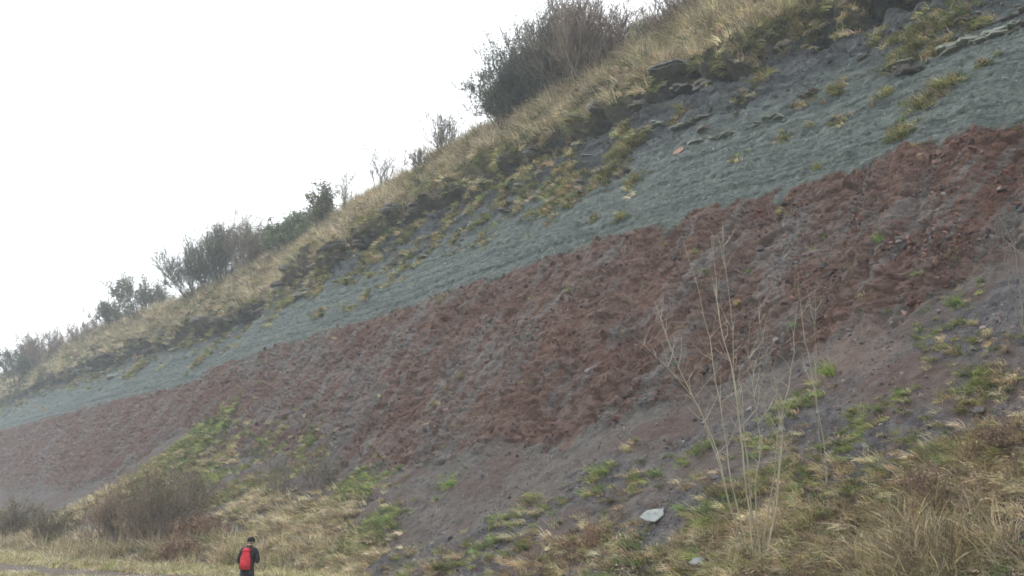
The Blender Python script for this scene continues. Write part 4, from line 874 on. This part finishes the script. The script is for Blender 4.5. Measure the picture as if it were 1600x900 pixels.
skin('hat', {'a': ((.015, .125, 1.635), (.128, .138)), 'b': ((.015, .145, 1.73), (.130, .140)), 'c': ((.015, .16, 1.80), (.070, .075))}, [('a', 'b'), ('b', 'c')], M_HAT, person)
# backpack: rounded trapezoid body, lid, pocket, straps, loop
def bag_body(name, w0, w1, d, h, y0, z0, mat, parent, nb=.35):
    bm = bmesh.new(); rings = []
    for k in range(9):
        t = k / 8; w = (w0 + (w1 - w0) * t) * (math.sin(math.pi * (.12 + .80 * t)) ** .35); dd = d * math.sin(math.pi * (.14 + .74 * t)) ** .5; ring = []
        for j in range(16):
            a = 2 * math.pi * j / 16; c_, s_ = math.cos(a), math.sin(a)
            ring.append(bm.verts.new((w / 2 * np.sign(c_) * abs(c_) ** .6, y0 - dd / 2 + dd / 2 * np.sign(s_) * abs(s_) ** .6, z0 + h * t)))
        rings.append(ring)
    for k in range(8):
        for j in range(16): bm.faces.new((rings[k][j], rings[k][(j + 1) % 16], rings[k + 1][(j + 1) % 16], rings[k + 1][j]))
    bm.faces.new(rings[0][::-1]); bm.faces.new(rings[-1])
    for f in bm.faces: f.smooth = True
    me = bpy.data.meshes.new(name); bm.to_mesh(me); bm.free(); return link(name, me, mat, parent)
bp_ = empty('backpack', pf_); bp_.rotation_euler = person.rotation_euler; tag(bp_, 'red backpack with dark side trim on the walker', 'backpack')
bag_body('bag_body', .36, .22, .20, .54, -.10, .91, M_BAG, bp_)
bag_body('front_pocket', .25, .21, .09, .22, -.25, .96, M_BAG, bp_)
bag_body('lid', .25, .17, .17, .13, -.10, 1.37, M_BAG, bp_)
for sx in (-1, 1):
    v, f = tube(resample([(sx * .10, -.10, 1.43), (sx * .12, .02, 1.535), (sx * .13, .16, 1.48), (sx * .15, .20, 1.30), (sx * .17, .10, 1.08), (sx * .15, -.07, .99)], 18), np.full(18, .020), 6)
    link('shoulder_strap', mesh_np('shoulder_strap', v, f, True), M_BAG2, bp_)
    v, f = tube(resample([(sx * .155, -.20, .96), (sx * .165, -.19, 1.15), (sx * .13, -.19, 1.38)], 12), np.full(12, .022), 6)
    link('side_trim', mesh_np('side_trim', v, f, True), M_BAG2, bp_)
v, f = tube(resample([(-.03, -.10, 1.49), (-.02, -.09, 1.53), (.02, -.09, 1.53), (.03, -.10, 1.49)], 8), np.full(8, .009), 5)
link('grab_loop', mesh_np('grab_loop', v, f, True), M_BAG2, bp_)

# ------------------------------------------------------------------ the hazy air
bm = bmesh.new(); bmesh.ops.create_cube(bm, size=1)
for v in bm.verts: v.co = Vector((v.co.x * 1900, v.co.y * 1900, 47.5 if v.co.z > 0 else -2.2))
me = bpy.data.meshes.new('haze'); bm.to_mesh(me); bm.free()
mh = bpy.data.materials.new('pale_haze'); mh.use_nodes = True; t = mh.node_tree; t.nodes.clear()
pv_ = t.nodes.new('ShaderNodeVolumePrincipled'); pv_.inputs['Color'].default_value = (.80, .90, 1, 1); pv_.inputs['Density'].default_value = .00092; pv_.inputs['Anisotropy'].default_value = .2
oo = t.nodes.new('ShaderNodeOutputMaterial'); t.links.new(pv_.outputs[0], oo.inputs['Volume'])
hz = link('haze', me, mh); tag(hz, 'thin pale winter haze in the air', 'haze', kind='stuff')
